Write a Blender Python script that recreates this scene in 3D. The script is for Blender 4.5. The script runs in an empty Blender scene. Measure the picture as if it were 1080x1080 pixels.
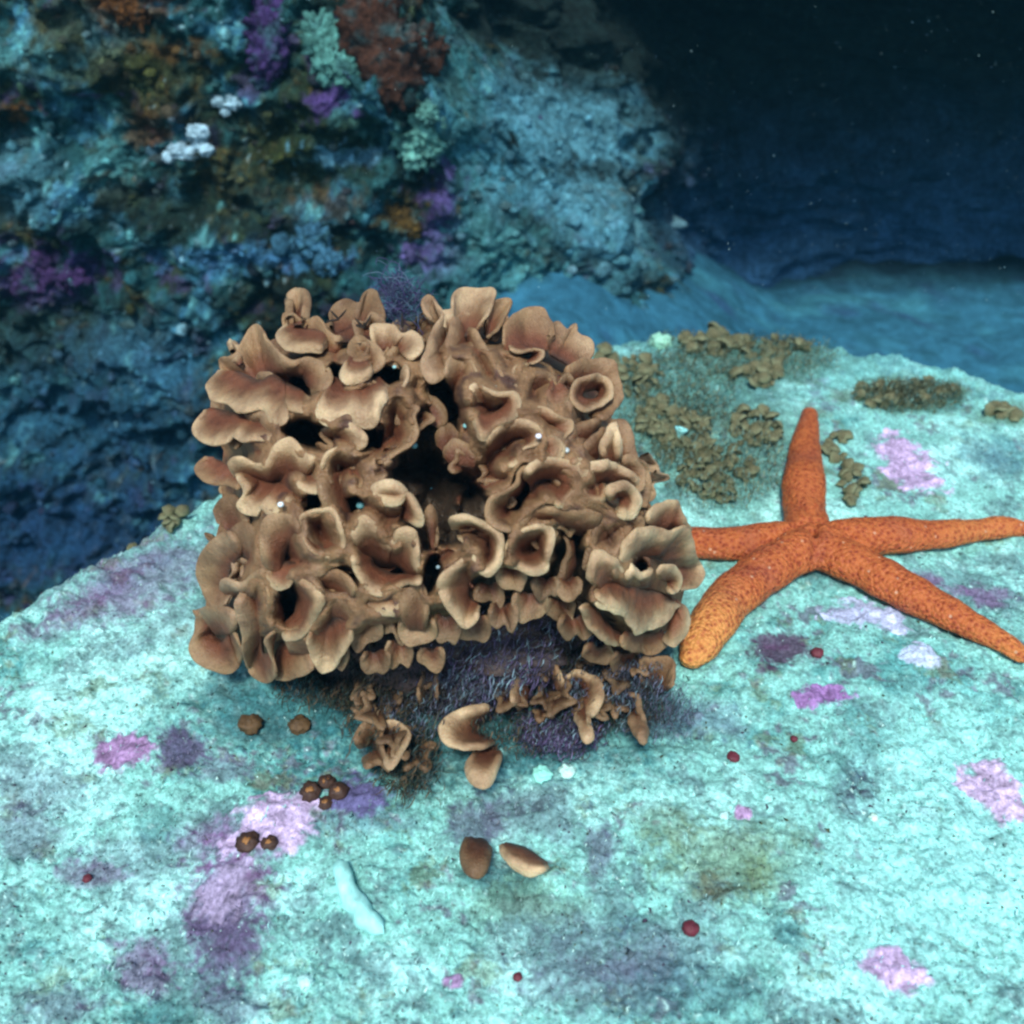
import bpy, math, random
import numpy as np
from mathutils import Vector, Matrix

R = math.radians
rnd = random.Random(7)
rng = np.random.default_rng(7)
SC = bpy.context.scene
COL = SC.collection

# ------------------------------------------------------------------ camera
PITCH = 35.0
HFOV = 55.0
CAM = np.array([0.0, 0.0, 0.34])
T = math.tan(R(HFOV / 2))
cd = bpy.data.cameras.new('camera')
cam = bpy.data.objects.new('camera', cd)
COL.objects.link(cam)
cam.location = CAM
cam.rotation_euler = (R(90 - PITCH), 0, 0)
cd.angle = R(HFOV)
cd.clip_start = 0.01
cd.clip_end = 60
cd.dof.use_dof = True
cd.dof.focus_distance = 0.44
cd.dof.aperture_fstop = 10.0
SC.camera = cam

# ------------------------------------------------------------------ light
SUN_EL, SUN_AZ = 56.0, -172.0     # azimuth of the sun measured from +Y, clockwise
w = bpy.data.worlds.new('World')
SC.world = w
w.use_nodes = True
nt = w.node_tree
sky = nt.nodes.new('ShaderNodeTexSky')
sky.sky_type = 'NISHITA'
sky.sun_disc = False
sky.sun_elevation = R(SUN_EL)
sky.sun_rotation = R(SUN_AZ)
bg = nt.nodes['Background']
bg.inputs['Strength'].default_value = 0.06
nt.links.new(sky.outputs[0], bg.inputs['Color'])
sd = bpy.data.lights.new('sun', 'SUN')
sd.energy = 1.5
sd.angle = R(12)
sd.color = (1.0, 0.96, 0.9)
sun = bpy.data.objects.new('sun', sd)
COL.objects.link(sun)
sdir = Vector((math.sin(R(SUN_AZ)) * math.cos(R(SUN_EL)), math.cos(R(SUN_AZ)) * math.cos(R(SUN_EL)), math.sin(R(SUN_EL))))
sun.rotation_euler = sdir.to_track_quat('Z', 'Y').to_euler()
SC.view_settings.view_transform = 'Standard'
SC.view_settings.look = 'None'
SC.view_settings.gamma = 1
SC.view_settings.use_curve_mapping = False
SC.view_settings.exposure = 1.45
try:
    SC.cycles.use_denoising = True
    SC.cycles.max_bounces = 5
    SC.cycles.diffuse_bounces = 3
    SC.cycles.volume_bounces = 0
    SC.cycles.filter_width = 2.5
except Exception:
    pass

# ------------------------------------------------------------------ geometry helpers
CP, SP = math.cos(R(PITCH)), math.sin(R(PITCH))
F = np.array([0, CP, -SP]); U = np.array([0, SP, CP]); X = np.array([1.0, 0, 0])


def at(px, py, d):
    """point seen at photo position px,py (1080 grid) at axial distance d"""
    px = np.asarray(px, float); py = np.asarray(py, float); d = np.asarray(d, float)
    a = (px - 540) / 540 * T
    b = (540 - py) / 540 * T
    return CAM + d[..., None] * (F + a[..., None] * X + b[..., None] * U)


def proj(P):
    Q = P - CAM
    d = Q @ F
    return 540 + 540 * (Q @ X) / (d * T), 540 - 540 * (Q @ U) / (d * T), d


def plane_depth(px, py, z=0.0):
    b = (540 - np.asarray(py, float)) / 540 * T
    return (CAM[2] - z) / (SP - b * CP)


def plane_pt(px, py, z=0.0):
    return at(px, py, plane_depth(px, py, z))


PERM = rng.permutation(4096)


def _h(i, j, k):
    return PERM[(PERM[(PERM[i & 4095] + j) & 4095] + k) & 4095]


GR = rng.normal(size=(4096, 3)); GR /= np.linalg.norm(GR, axis=1)[:, None]


def noise(P, scale=1.0, seed=0):
    """gradient noise, about -0.7..0.7"""
    Q = np.asarray(P, float) * scale + seed * 17.37
    I = np.floor(Q).astype(int); f = Q - I
    u = f * f * f * (f * (f * 6 - 15) + 10)
    out = 0
    for a in (0, 1):
        wa = u[..., 0] if a else 1 - u[..., 0]
        for b in (0, 1):
            wb = u[..., 1] if b else 1 - u[..., 1]
            for c in (0, 1):
                wc = u[..., 2] if c else 1 - u[..., 2]
                g = GR[_h(I[..., 0] + a, I[..., 1] + b, I[..., 2] + c)]
                dv = g[..., 0] * (f[..., 0] - a) + g[..., 1] * (f[..., 1] - b) + g[..., 2] * (f[..., 2] - c)
                out = out + wa * wb * wc * dv
    return out


def fbm(P, scale, octv=4, seed=0, gain=0.5):
    s = 0; a = 1.0
    for o in range(octv):
        s = s + a * noise(P, scale * 2.03 ** o, seed + o * 3)
        a *= gain
    return s


def billow(P, scale, octv=3, seed=0):
    s = 0; a = 1.0
    for o in range(octv):
        s = s + a * (0.5 - np.abs(noise(P, scale * 2.1 ** o, seed + o * 5)) * 2)
        a *= 0.5
    return s


def sstep(a, b, x):
    t = np.clip((x - a) / (b - a), 0, 1)
    return t * t * (3 - 2 * t)


def mix(a, b, t):
    return a * (1 - t[..., None]) + np.asarray(b) * t[..., None]


def mesh_np(name, V, Q, mat, parent=None, col=None, smooth=True, tri=False):
    V = np.asarray(V, np.float32).reshape(-1, 3); Q = np.asarray(Q, np.int32)
    n = 3 if tri else 4
    me = bpy.data.meshes.new(name)
    me.vertices.add(len(V)); me.vertices.foreach_set('co', V.ravel())
    me.loops.add(Q.size); me.loops.foreach_set('vertex_index', Q.ravel())
    k = len(Q)
    me.polygons.add(k)
    me.polygons.foreach_set('loop_start', np.arange(k, dtype=np.int32) * n)
    me.polygons.foreach_set('loop_total', np.full(k, n, np.int32))
    if smooth:
        me.polygons.foreach_set('use_smooth', np.ones(k, bool))
    me.update(calc_edges=True)
    if col is not None:
        at_ = me.color_attributes.new('tint', 'FLOAT_COLOR', 'POINT')
        c = np.ones((len(V), 4), np.float32)
        c[:, :3] = np.asarray(col).reshape(-1, 3)
        at_.data.foreach_set('color', c.ravel())
    me.materials.append(mat)
    o = bpy.data.objects.new(name, me)
    COL.objects.link(o)
    if parent is not None:
        o.parent = parent
    return o


def grid_quads(nr, nc, wrap_r=False, wrap_c=False):
    r = np.arange(nr if wrap_r else nr - 1); c = np.arange(nc if wrap_c else nc - 1)
    a, b = np.meshgrid(r, c, indexing='ij')
    a2 = (a + 1) % nr; b2 = (b + 1) % nc
    return np.stack([a * nc + b, a * nc + b2, a2 * nc + b2, a2 * nc + b], -1).reshape(-1, 4)


def tag(o, label=None, cat=None, group=None, kind=None):
    if label: o['label'] = label
    if cat: o['category'] = cat
    if group: o['group'] = group
    if kind: o['kind'] = kind
    return o


def empty(name, loc, label, cat, group=None):
    o = bpy.data.objects.new(name, None)
    COL.objects.link(o)
    o.location = loc
    o.empty_display_size = 0.01
    return tag(o, label, cat, group)


def child(o, root):
    """parent an already world-placed mesh to an Empty without moving it"""
    o.parent = root
    o.matrix_parent_inverse = Matrix.Translation(-Vector(root.location))
    return o


def curve(pts, n, closed=False):
    """centripetal-ish catmull rom resampled to n points"""
    P = np.asarray(pts, float)
    if closed:
        P = np.vstack([P[-1], P, P[0], P[1]])
    else:
        P = np.vstack([2 * P[0] - P[1], P, 2 * P[-1] - P[-2]]) if len(P) > 1 else np.vstack([P, P, P, P])
    seg = []
    for i in range(1, len(P) - 2):
        t = np.linspace(0, 1, 12, endpoint=False)[:, None]
        p0, p1, p2, p3 = P[i - 1], P[i], P[i + 1], P[i + 2]
        seg.append(0.5 * ((2 * p1) + (-p0 + p2) * t + (2 * p0 - 5 * p1 + 4 * p2 - p3) * t ** 2 + (-p0 + 3 * p1 - 3 * p2 + p3) * t ** 3))
    if not closed:
        seg.append(P[-2][None])
    S = np.vstack(seg)
    if closed:
        S = np.vstack([S, S[:1]])
    L = np.concatenate([[0], np.cumsum(np.linalg.norm(np.diff(S[:, :2], axis=0), axis=1))])
    s = np.linspace(0, L[-1], n + 1)[:-1] if closed else np.linspace(0, L[-1], n)
    return np.stack([np.interp(s, L, S[:, k]) for k in range(S.shape[1])], 1)


# ------------------------------------------------------------------ materials
def new_mat(name):
    m = bpy.data.materials.new(name); m.use_nodes = True
    return m, m.node_tree, m.node_tree.nodes['Principled BSDF']


def ramp(nt, stops):
    r = nt.nodes.new('ShaderNodeValToRGB')
    e = r.color_ramp.elements
    while len(e) < len(stops): e.new(0.5)
    for i, (p, c) in enumerate(stops):
        e[i].position = p; e[i].color = (*c, 1) if len(c) == 3 else c
    return r


def tint_mat(name, mott=0.35, scale=450, bump=0.6, bscale=700, bdist=0.0006, rough=0.8, spec=0.25, warm=None, trans=0.0):
    """colour from the mesh attribute 'tint', mottled and bumped procedurally"""
    m, nt, b = new_mat(name)
    N, L = nt.nodes, nt.links
    a = N.new('ShaderNodeAttribute'); a.attribute_name = 'tint'
    tc = N.new('ShaderNodeTexCoord')
    n1 = N.new('ShaderNodeTexNoise'); n1.inputs['Scale'].default_value = scale; n1.inputs['Detail'].default_value = 5
    n1.inputs['Roughness'].default_value = 0.65
    n2 = N.new('ShaderNodeTexNoise'); n2.inputs['Scale'].default_value = scale * 0.22; n2.inputs['Detail'].default_value = 4
    L.new(tc.outputs['Object'], n1.inputs['Vector']); L.new(tc.outputs['Object'], n2.inputs['Vector'])
    mr = N.new('ShaderNodeMapRange'); mr.inputs[1].default_value = 0.3; mr.inputs[2].default_value = 0.7
    mr.inputs[3].default_value = 1 - mott; mr.inputs[4].default_value = 1 + mott * 0.8
    L.new(n1.outputs['Fac'], mr.inputs[0])
    mr2 = N.new('ShaderNodeMapRange'); mr2.inputs[1].default_value = 0.3; mr2.inputs[2].default_value = 0.7
    mr2.inputs[3].default_value = 1 - mott * 0.5; mr2.inputs[4].default_value = 1 + mott * 0.4
    L.new(n2.outputs['Fac'], mr2.inputs[0])
    mm = N.new('ShaderNodeMath'); mm.operation = 'MULTIPLY'
    L.new(mr.outputs[0], mm.inputs[0]); L.new(mr2.outputs[0], mm.inputs[1])
    vm = N.new('ShaderNodeVectorMath'); vm.operation = 'SCALE'
    L.new(a.outputs['Color'], vm.inputs[0]); L.new(mm.outputs[0], vm.inputs['Scale'])
    L.new(vm.outputs[0], b.inputs['Base Color'])
    b.inputs['Roughness'].default_value = rough
    b.inputs['Specular IOR Level'].default_value = spec
    v = N.new('ShaderNodeTexNoise'); v.inputs['Scale'].default_value = bscale; v.inputs['Detail'].default_value = 3
    v.inputs['Roughness'].default_value = 0.7
    L.new(tc.outputs['Object'], v.inputs['Vector'])
    bp = N.new('ShaderNodeBump'); bp.inputs['Strength'].default_value = bump; bp.inputs['Distance'].default_value = bdist
    L.new(v.outputs['Fac'], bp.inputs['Height']); L.new(bp.outputs[0], b.inputs['Normal'])
    return m


M_rock = tint_mat('turf_rock', 0.55, 520, 0.7, 900, 0.0009, 0.9, 0.15)
M_wall = tint_mat('wall_rock', 0.75, 190, 1.0, 260, 0.004, 0.9, 0.15)
M_tuft = tint_mat('turf_filament', 0.1, 300, 0.0, 600, 0.0002, 0.7, 0.3)
M_dark = tint_mat('cave_rock', 0.4, 60, 1.0, 120, 0.004, 0.9, 0.1)


def coral_mat():
    m, nt, b = new_mat('bryozoan_skin')
    N, L = nt.nodes, nt.links
    a = N.new('ShaderNodeAttribute'); a.attribute_name = 'tint'
    tc = N.new('ShaderNodeTexCoord')
    n1 = N.new('ShaderNodeTexNoise'); n1.inputs['Scale'].default_value = 90; n1.inputs['Detail'].default_value = 7; n1.inputs['Roughness'].default_value = .62
    L.new(tc.outputs['Object'], n1.inputs['Vector'])
    r1 = ramp(nt, [(0.33, (0.62, 0.54, 0.50)), (0.5, (0.95, 0.90, 0.86)), (0.66, (1.2, 1.2, 1.15))])
    L.new(n1.outputs['Fac'], r1.inputs['Fac'])
    vo = N.new('ShaderNodeTexVoronoi'); vo.inputs['Scale'].default_value = 1300
    L.new(tc.outputs['Object'], vo.inputs['Vector'])
    r2 = ramp(nt, [(0.0, (0.8, 0.76, 0.72)), (0.5, (1.05, 1.05, 1.05))])
    L.new(vo.outputs['Distance'], r2.inputs['Fac'])
    x1 = N.new('ShaderNodeVectorMath'); x1.operation = 'MULTIPLY'
    x2 = N.new('ShaderNodeVectorMath'); x2.operation = 'MULTIPLY'
    L.new(a.outputs['Color'], x1.inputs[0]); L.new(r1.outputs[0], x1.inputs[1])
    L.new(x1.outputs[0], x2.inputs[0]); L.new(r2.outputs[0], x2.inputs[1])
    L.new(x2.outputs[0], b.inputs['Base Color'])
    b.inputs['Roughness'].default_value = 0.55
    b.inputs['Specular IOR Level'].default_value = 0.35
    b.inputs['Subsurface Weight'].default_value = 0.25
    b.inputs['Subsurface Radius'].default_value = (0.004, 0.0018, 0.0009)
    b.inputs['Subsurface Scale'].default_value = 1.0
    n3 = N.new('ShaderNodeTexNoise'); n3.inputs['Scale'].default_value = 260; n3.inputs['Detail'].default_value = 4
    L.new(tc.outputs['Object'], n3.inputs['Vector'])
    ad = N.new('ShaderNodeMath'); ad.operation = 'MULTIPLY_ADD'; ad.inputs[1].default_value = 0.35
    L.new(vo.outputs['Distance'], ad.inputs[0]); L.new(n3.outputs['Fac'], ad.inputs[2])
    bp = N.new('ShaderNodeBump'); bp.inputs['Strength'].default_value = 0.7; bp.inputs['Distance'].default_value = 0.0014
    L.new(ad.outputs[0], bp.inputs['Height']); L.new(bp.outputs[0], b.inputs['Normal'])
    return m


M_coral = coral_mat()


def star_mat():
    m, nt, b = new_mat('starfish_skin')
    N, L = nt.nodes, nt.links
    tc = N.new('ShaderNodeTexCoord')
    nz = N.new('ShaderNodeTexNoise'); nz.inputs['Scale'].default_value = 150; nz.inputs['Detail'].default_value = 2
    L.new(tc.outputs['Object'], nz.inputs['Vector'])
    mx = N.new('ShaderNodeMix'); mx.data_type = 'VECTOR'; mx.inputs[0].default_value = 0.0012
    L.new(tc.outputs['Object'], mx.inputs[4]); L.new(nz.outputs['Color'], mx.inputs[5])
    vo = N.new('ShaderNodeTexVoronoi'); vo.inputs['Scale'].default_value = 360
    L.new(mx.outputs[1], vo.inputs['Vector'])
    a = N.new('ShaderNodeAttribute'); a.attribute_name = 'tint'
    r = ramp(nt, [(0.10, (0.46, 0.34, 0.38)), (0.30, (0.88, 0.80, 0.80)), (0.60, (1.18, 1.42, 1.35))])
    L.new(vo.outputs['Distance'], r.inputs['Fac'])
    x = N.new('ShaderNodeVectorMath'); x.operation = 'MULTIPLY'
    L.new(a.outputs['Color'], x.inputs[0]); L.new(r.outputs[0], x.inputs[1])
    # sparse pale specks
    v2 = N.new('ShaderNodeTexVoronoi'); v2.inputs['Scale'].default_value = 130
    L.new(tc.outputs['Object'], v2.inputs['Vector'])
    r3 = ramp(nt, [(0.0, (1, 1, 1)), (0.09, (1, 1, 1)), (0.12, (0, 0, 0))])
    L.new(v2.outputs['Distance'], r3.inputs['Fac'])
    mc = N.new('ShaderNodeMix'); mc.data_type = 'RGBA'
    ms = N.new('ShaderNodeMath'); ms.operation = 'MULTIPLY'; ms.inputs[1].default_value = 0.6
    L.new(r3.outputs[0], ms.inputs[0]); L.new(ms.outputs[0], mc.inputs[0])
    L.new(x.outputs[0], mc.inputs[6]); mc.inputs[7].default_value = (0.62, 0.42, 0.28, 1)
    L.new(mc.outputs[2], b.inputs['Base Color'])
    b.inputs['Roughness'].default_value = 0.6
    b.inputs['Specular IOR Level'].default_value = 0.3
    b.inputs['Subsurface Weight'].default_value = 0.1
    b.inputs['Subsurface Radius'].default_value = (0.003, 0.001, 0.0005)
    v3 = N.new('ShaderNodeTexVoronoi'); v3.inputs['Scale'].default_value = 520
    L.new(tc.outputs['Object'], v3.inputs['Vector'])
    bp = N.new('ShaderNodeBump'); bp.invert = True; bp.inputs['Strength'].default_value = 0.9; bp.inputs['Distance'].default_value = 0.0013
    L.new(v3.outputs['Distance'], bp.inputs['Height']); L.new(bp.outputs[0], b.inputs['Normal'])
    return m


M_star = star_mat()
M_tube = tint_mat('chalk_tube', 0.12, 300, 0.5, 900, 0.0004, 0.6, 0.3)
M_soft = tint_mat('soft_growth', 0.25, 300, 0.6, 700, 0.0006, 0.6, 0.4)
M_alga = tint_mat('brown_alga', 0.3, 350, 0.6, 900, 0.0006, 0.6, 0.3)
M_glint = tint_mat('pale_shell', 0.05, 300, 0.2, 900, 0.0002, 0.35, 0.5)

# ------------------------------------------------------------------ ledge (foreground rock)
edge_px = [(-260, 790), (-120, 715), (0, 646), (60, 600), (130, 562), (200, 518), (300, 455), (400, 405), (520, 372), (640, 358),
           (700, 352), (760, 346), (860, 350), (930, 362), (1000, 376), (1080, 402), (1200, 450), (1400, 540)]
E = np.array([plane_pt(a, b)[:2] for a, b in edge_px])
EX, EY = E[:, 0], E[:, 1]


def ledge_height(x, y, fine=True):
    x = np.asarray(x, float); y = np.asarray(y, float)
    P = np.stack([x, y, np.zeros_like(x)], -1)
    ye = np.interp(x, EX, EY)
    slope = np.interp(x, (EX[1:] + EX[:-1]) / 2, np.diff(EY) / np.diff(EX))
    d = (ye - y) / np.sqrt(1 + slope ** 2)
    d = d + 0.012 * noise(P, 22, 3)
    z = 0.010 * noise(P, 6, 1) + 0.006 * noise(P, 14, 2)
    out = np.clip(0.018 - d, 0, None)
    z = z - np.minimum(out ** 2 / 0.03 * 1.2, out * 2.6)
    if fine:
        k = sstep(-0.10, 0.02, d)
        z = z + k * (0.0042 * fbm(P, 42, 3, 5) - 0.0012 * billow(P, 120, 2, 9))
        # more lumpy towards the far rim
        z = z + sstep(0.14, 0.0, d) * k * -0.005 * billow(P, 60, 2, 21)
        z = z + 0.0012 * fbm(P, 330, 2, 12) + k * 0.0013 * (np.abs(noise(P, 190, 14)) * 1.6 + np.abs(noise(P, 95, 16)) * 2.0 - .9)
    return z


def ground_pt(px, py, lift=0.0):
    """where the sight line at px,py meets the ledge"""
    z = 0.0
    for _ in range(6):
        p = plane_pt(px, py, z)
        z = float(ledge_height(p[0], p[1], False)) + 0.001
    p[2] = float(ledge_height(p[0], p[1])) + lift
    return p


def ledge_colour(P):
    px, py, d = proj(P)
    P2 = P.copy(); P2[:, 2] = 0
    base = np.tile(np.array([0.25, 0.62, 0.56]), (len(P), 1))
    n1 = fbm(P2, 18, 4, 31); n2 = fbm(P2, 60, 4, 37); n3 = fbm(P2, 190, 3, 41); n4 = fbm(P2, 420, 2, 43)
    base = mix(base, (0.42, 0.90, 0.84), sstep(0.0, 0.45, n1 + 0.35 * n2))
    base = mix(base, (0.075, 0.34, 0.34), sstep(0.10, 0.55, -n1 * 0.7 + 0.7 * n2) * 0.75)
    base = mix(base, (0.48, 0.94, 0.88), sstep(0.30, 0.7, n3 + n2 * 0.5) * 0.6)
    base = mix(base, (0.035, 0.16, 0.19), sstep(0.35, 0.62, -n3 + 0.5 * n2) * 0.65)
    n5 = fbm(P2, 33, 3, 47)
    base = mix(base, (0.10, 0.20, 0.22), sstep(0.17, 0.42, n5 + .6 * n3 + .3 * n4) * .7)
    base = mix(base, (0.13, 0.09, 0.17), sstep(0.33, 0.55, -n5 + .7 * n3 - .3 * n1) * .7)
    base = mix(base, (0.16, 0.24, 0.12), sstep(0.30, 0.55, n2 - .6 * n5 + .4 * n4) * .55)
    base = mix(base, (0.55, 0.95, 0.88), sstep(0.42, 0.66, n4 + .5 * n3) * .8)
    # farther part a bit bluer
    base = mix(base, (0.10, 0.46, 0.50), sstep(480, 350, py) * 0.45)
    wob = 22 * fbm(P2, 45, 3, 51); wob2 = 10 * n3

    def blob(cx, cy, rx, ry, colr, amt=1.0, soft=0.35, ang=0):
        nonlocal base
        a = math.radians(ang)
        u_ = ((px - cx) * math.cos(a) + (py - cy) * math.sin(a)) / rx
        v_ = (-(px - cx) * math.sin(a) + (py - cy) * math.cos(a)) / ry
        q = np.sqrt(u_ ** 2 + v_ ** 2) + wob / max(12, min(rx, ry)) * 0.7 + 0.75 * n3 + 0.6 * n4
        base = mix(base, colr, sstep(1 + soft * .6, 1 - soft * .6, q) * amt)
    purple = (0.20, 0.09, 0.25); dpur = (0.10, 0.085, 0.17); lilac = (0.52, 0.40, 0.74); teal = (0.03, 0.15, 0.17)
    olive = (0.13, 0.20, 0.09); brown = (0.09, 0.075, 0.035)
    for b in [(150, 610, 85, 32, purple, .55, .8, -20), (95, 640, 60, 20, purple, .35, .8, -20), (190, 660, 60, 20, dpur, .35, .8, -15),
              (300, 660, 70, 30, teal, .5, .8), (330, 745, 150, 40, teal, .75, .8), (470, 770, 150, 60, teal, .8, .7),  # teal below the colony: its shade painted on the rock
              (600, 770, 120, 50, teal, .6, .8), (190, 790, 26, 20, dpur, .9, .5), (230, 815, 30, 14, dpur, .6, .5),
              (40, 830, 55, 25, dpur, .5, .8), (25, 880, 45, 25, dpur, .6, .8), (150, 905, 60, 25, dpur, .45, .8), (90, 920, 30, 12, purple, .5, .6),
              (165, 875, 28, 20, teal, .5, .8), (240, 950, 42, 62, purple, .8, .7, 15), (235, 1000, 36, 48, dpur, .8, .6, 20), (150, 1020, 30, 30, purple, .7, .7),
              (70, 1060, 50, 18, dpur, .6, .7), (160, 1075, 55, 14, teal, .6, .7), (240, 1060, 30, 20, dpur, .6, .7),
              (240, 890, 50, 26, purple, .5, .8), (380, 865, 50, 14, dpur, .4, .8),
              (908, 832, 26, 34, (0.055, 0.07, 0.115), .95, .4), (895, 800, 30, 30, teal, .35, .8), (920, 780, 22, 14, teal, .6, .6),
              (770, 905, 75, 40, olive, .65, .8), (760, 930, 24, 14, brown, .7, .7), (800, 920, 18, 20, olive, .6, .7), (700, 870, 30, 20, olive, .4, .8),
              (630, 905, 16, 36, dpur, .7, .7, 15), (600, 1000, 60, 40, dpur, .4, .9), (700, 1010, 60, 40, (0.14, .19, .27), .5, .9),
              (640, 1040, 80, 30, dpur, .5, .9), (740, 1050, 60, 30, teal, .5, .9), (830, 985, 14, 12, teal, .8, .6), (560, 860, 50, 30, dpur, .5, .8),
              (500, 870, 30, 28, dpur, .7, .7), (530, 930, 40, 14, teal, .6, .7), (560, 950, 60, 20, olive, .35, .9),
              (820, 686, 26, 16, (0.09, .04, .10), .9, .5), (985, 615, 30, 10, purple, .7, .6, 20), (1040, 632, 26, 10, purple, .7, .6, 15),
              (955, 722, 26, 12, teal, .6, .7), (1000, 800, 90, 60, (0.36, .86, .8), .5, .9), (975, 855, 24, 8, purple, .6, .6),
              (1000, 930, 130, 110, (0.38, .9, .84), .75, .9), (700, 350, 60, 12, teal, .4, .8), (860, 585, 60, 30, teal, .35, .8),
              (650, 420, 30, 60, (.07, .17, .14), .6, .8), (760, 460, 85, 70, (.08, .19, .15), .65, .8), (800, 375, 90, 28, (.09, .22, .17), .7, .8),
              (960, 415, 60, 18, (.10, .22, .15), .7, .7), (1060, 440, 40, 10, (.12, .26, .18), .7, .7), (1050, 480, 40, 20, (.05, .18, .24), .6, .8),
              (730, 760, 50, 20, (.16, .25, .36), .5, .9), (640, 700, 60, 30, teal, .8, .7)]:
        blob(*b)
    return np.clip(base, 0.004, 0.95)


def fan_grid(y0, y1, nr, nc, wide):
    # rows get denser towards the camera
    t = np.linspace(0, 1, nr)
    y = 1 / (1 / (y0 + .25) + t * (1 / (y1 + .25) - 1 / (y0 + .25))) - .25
    hw = wide * T * (y * CP + CAM[2] * SP)
    s = np.linspace(-1, 1, nc)
    Y, S = np.meshgrid(y, s, indexing='ij')
    return S * hw[:, None], Y


gx, gy = fan_grid(0.07, .98, 580, 660, 1.5)
gz = ledge_height(gx, gy)
V = np.stack([gx, gy, gz], -1).reshape(-1, 3)
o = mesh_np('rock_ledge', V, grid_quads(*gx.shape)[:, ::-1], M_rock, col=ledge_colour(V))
tag(o, kind='structure')


def conform_patch(name, mat, label, cat, px, py, rx, ry, colr, ang=0, thick=0.0015, res=0.0009, seed=0, group=None, rag=0.35, colr2=None):
    """an encrusting crust lying on the ledge: its own thin raised sheet with ragged rim"""
    c = ground_pt(px, py)
    ex = plane_pt(px + rx, py)[0] - plane_pt(px, py)[0]
    ey = abs(plane_pt(px, py - ry)[1] - plane_pt(px, py)[1])
    m = 1.7
    n = int(2 * m * ex / res) + 2; k = int(2 * m * ey / res) + 2
    n = min(n, 130); k = min(k, 130)
    xs = np.linspace(-m * ex, m * ex, n); ys = np.linspace(-m * ey, m * ey, k)
    YY, XX = np.meshgrid(ys, xs, indexing='ij')
    a = math.radians(ang)
    u_ = (XX * math.cos(a) - YY * math.sin(a)) / ex; v_ = (XX * math.sin(a) + YY * math.cos(a)) / ey
    P = np.stack([XX + c[0], YY + c[1], np.zeros_like(XX)], -1)
    q = np.sqrt(u_ ** 2 + v_ ** 2) + rag * 1.6 * fbm(P, 0.8 / min(ex, ey), 4, 60 + seed) + .35 * fbm(P, 260, 3, 64)
    h = thick * .45 * sstep(1.12, 0.70, q) * (0.75 + 0.8 * billow(P, 160, 2, 70 + seed)) - 0.0016 * sstep(0.95, 1.25, q)
    Z = ledge_height(P[..., 0], P[..., 1]) + h
    V = np.stack([P[..., 0], P[..., 1], Z], -1).reshape(-1, 3)
    cc = np.tile(np.array(colr, float), (len(V), 1))
    nz = fbm(P.reshape(-1, 3), 120, 3, 80 + seed)
    cc = mix(cc, np.array(colr2 if colr2 else np.array(colr) * 0.55), sstep(0.0, 0.5, nz))
    cc = mix(cc, np.array(colr) * 1.25, sstep(0.05, 0.5, -nz) * 0.7)
    cc = mix(cc, ledge_colour(V), sstep(.72, 1.08, q.reshape(-1) + .4 * nz))
    Q = grid_quads(*XX.shape)
    keep = (q.reshape(-1)[Q] < 1.25).all(axis=1)
    Q = Q[keep]
    used, inv = np.unique(Q, return_inverse=True)
    o = mesh_np(name, V[used] - c, inv.reshape(-1, 4), mat, col=np.clip(cc, 0, .95)[used])
    o.location = c
    return tag(o, label, cat, group)


# ------------------------------------------------------------------ reef wall, cave, lower floor
WX = curve([(-2.2, 1.25), (-1.5, 1.1), (-.9, .99), (-.5, .95), (-.2, .94), (0.0, .96), (.10, 1.0), (.17, 1.09), (.21, 1.22), (.36, 1.40),
            (.8, 1.50), (1.5, 1.55), (2.6, 1.5)], 4000)
WL = np.concatenate([[0], np.cumsum(np.linalg.norm(np.diff(WX, axis=0), axis=1))])
# denser columns in view
s_in = np.concatenate([np.linspace(0, 1.25, 70, endpoint=False), np.linspace(1.25, 2.75, 560, endpoint=False), np.linspace(2.75, WL[-1], 110)])
cx_ = np.interp(s_in, WL, WX[:, 0]); cy_ = np.interp(s_in, WL, WX[:, 1])
tx = np.gradient(cx_, s_in); ty = np.gradient(cy_, s_in)
nx_, ny_ = ty, -tx   # towards the camera
zz = np.concatenate([np.linspace(-1.0, -.5, 40, endpoint=False), np.linspace(-.5, .26, 365, endpoint=False), np.linspace(.26, .62, 30)])
ZZ, SS = np.meshgrid(zz, s_in, indexing='ij')
lean = 0.10 * sstep(0.3, -0.5, ZZ) - 0.06 * sstep(-0.05, 0.3, ZZ)     # leans in slightly at the foot
P0 = np.stack([cx_[None, :] + 0 * ZZ, cy_[None, :] + 0 * ZZ, ZZ], -1)
Nn = np.stack([nx_[None, :] + 0 * ZZ, ny_[None, :] + 0 * ZZ, 0 * ZZ], -1)
Pf = P0.reshape(-1, 3)
big = 0.075 * noise(Pf * np.array([1, 1, 1.7]), 4.5, 2) + 0.045 * noise(Pf * np.array([1, 1, 1.5]), 10, 3)
med = 0.030 * billow(Pf, 17, 2, 5) + 0.012 * fbm(Pf, 45, 2, 8)
sml = -0.0085 * billow(Pf, 62, 3, 15) + 0.003 * fbm(Pf, 160, 2, 22)
bx, by, _ = proj(Pf)
smooth_ = 1 - .7 * sstep(1.3, .7, np.hypot((bx - 600) / 100, (by - 160) / 130))
disp = (big * .9 + med * smooth_ * .9 + sml * (.35 + .65 * smooth_)).reshape(ZZ.shape) + 0.06 * sstep(0.0, -0.6, ZZ)
PW = P0 + Nn * (disp)[..., None]
PW[..., 2] += (0.010 * fbm(Pf, 30, 2, 90)).reshape(ZZ.shape)
PW[..., 0] -= .15 * sstep(-.02, .24, ZZ) * sstep(-.15, .12, P0[..., 0])
PWf = PW.reshape(-1, 3)


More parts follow.
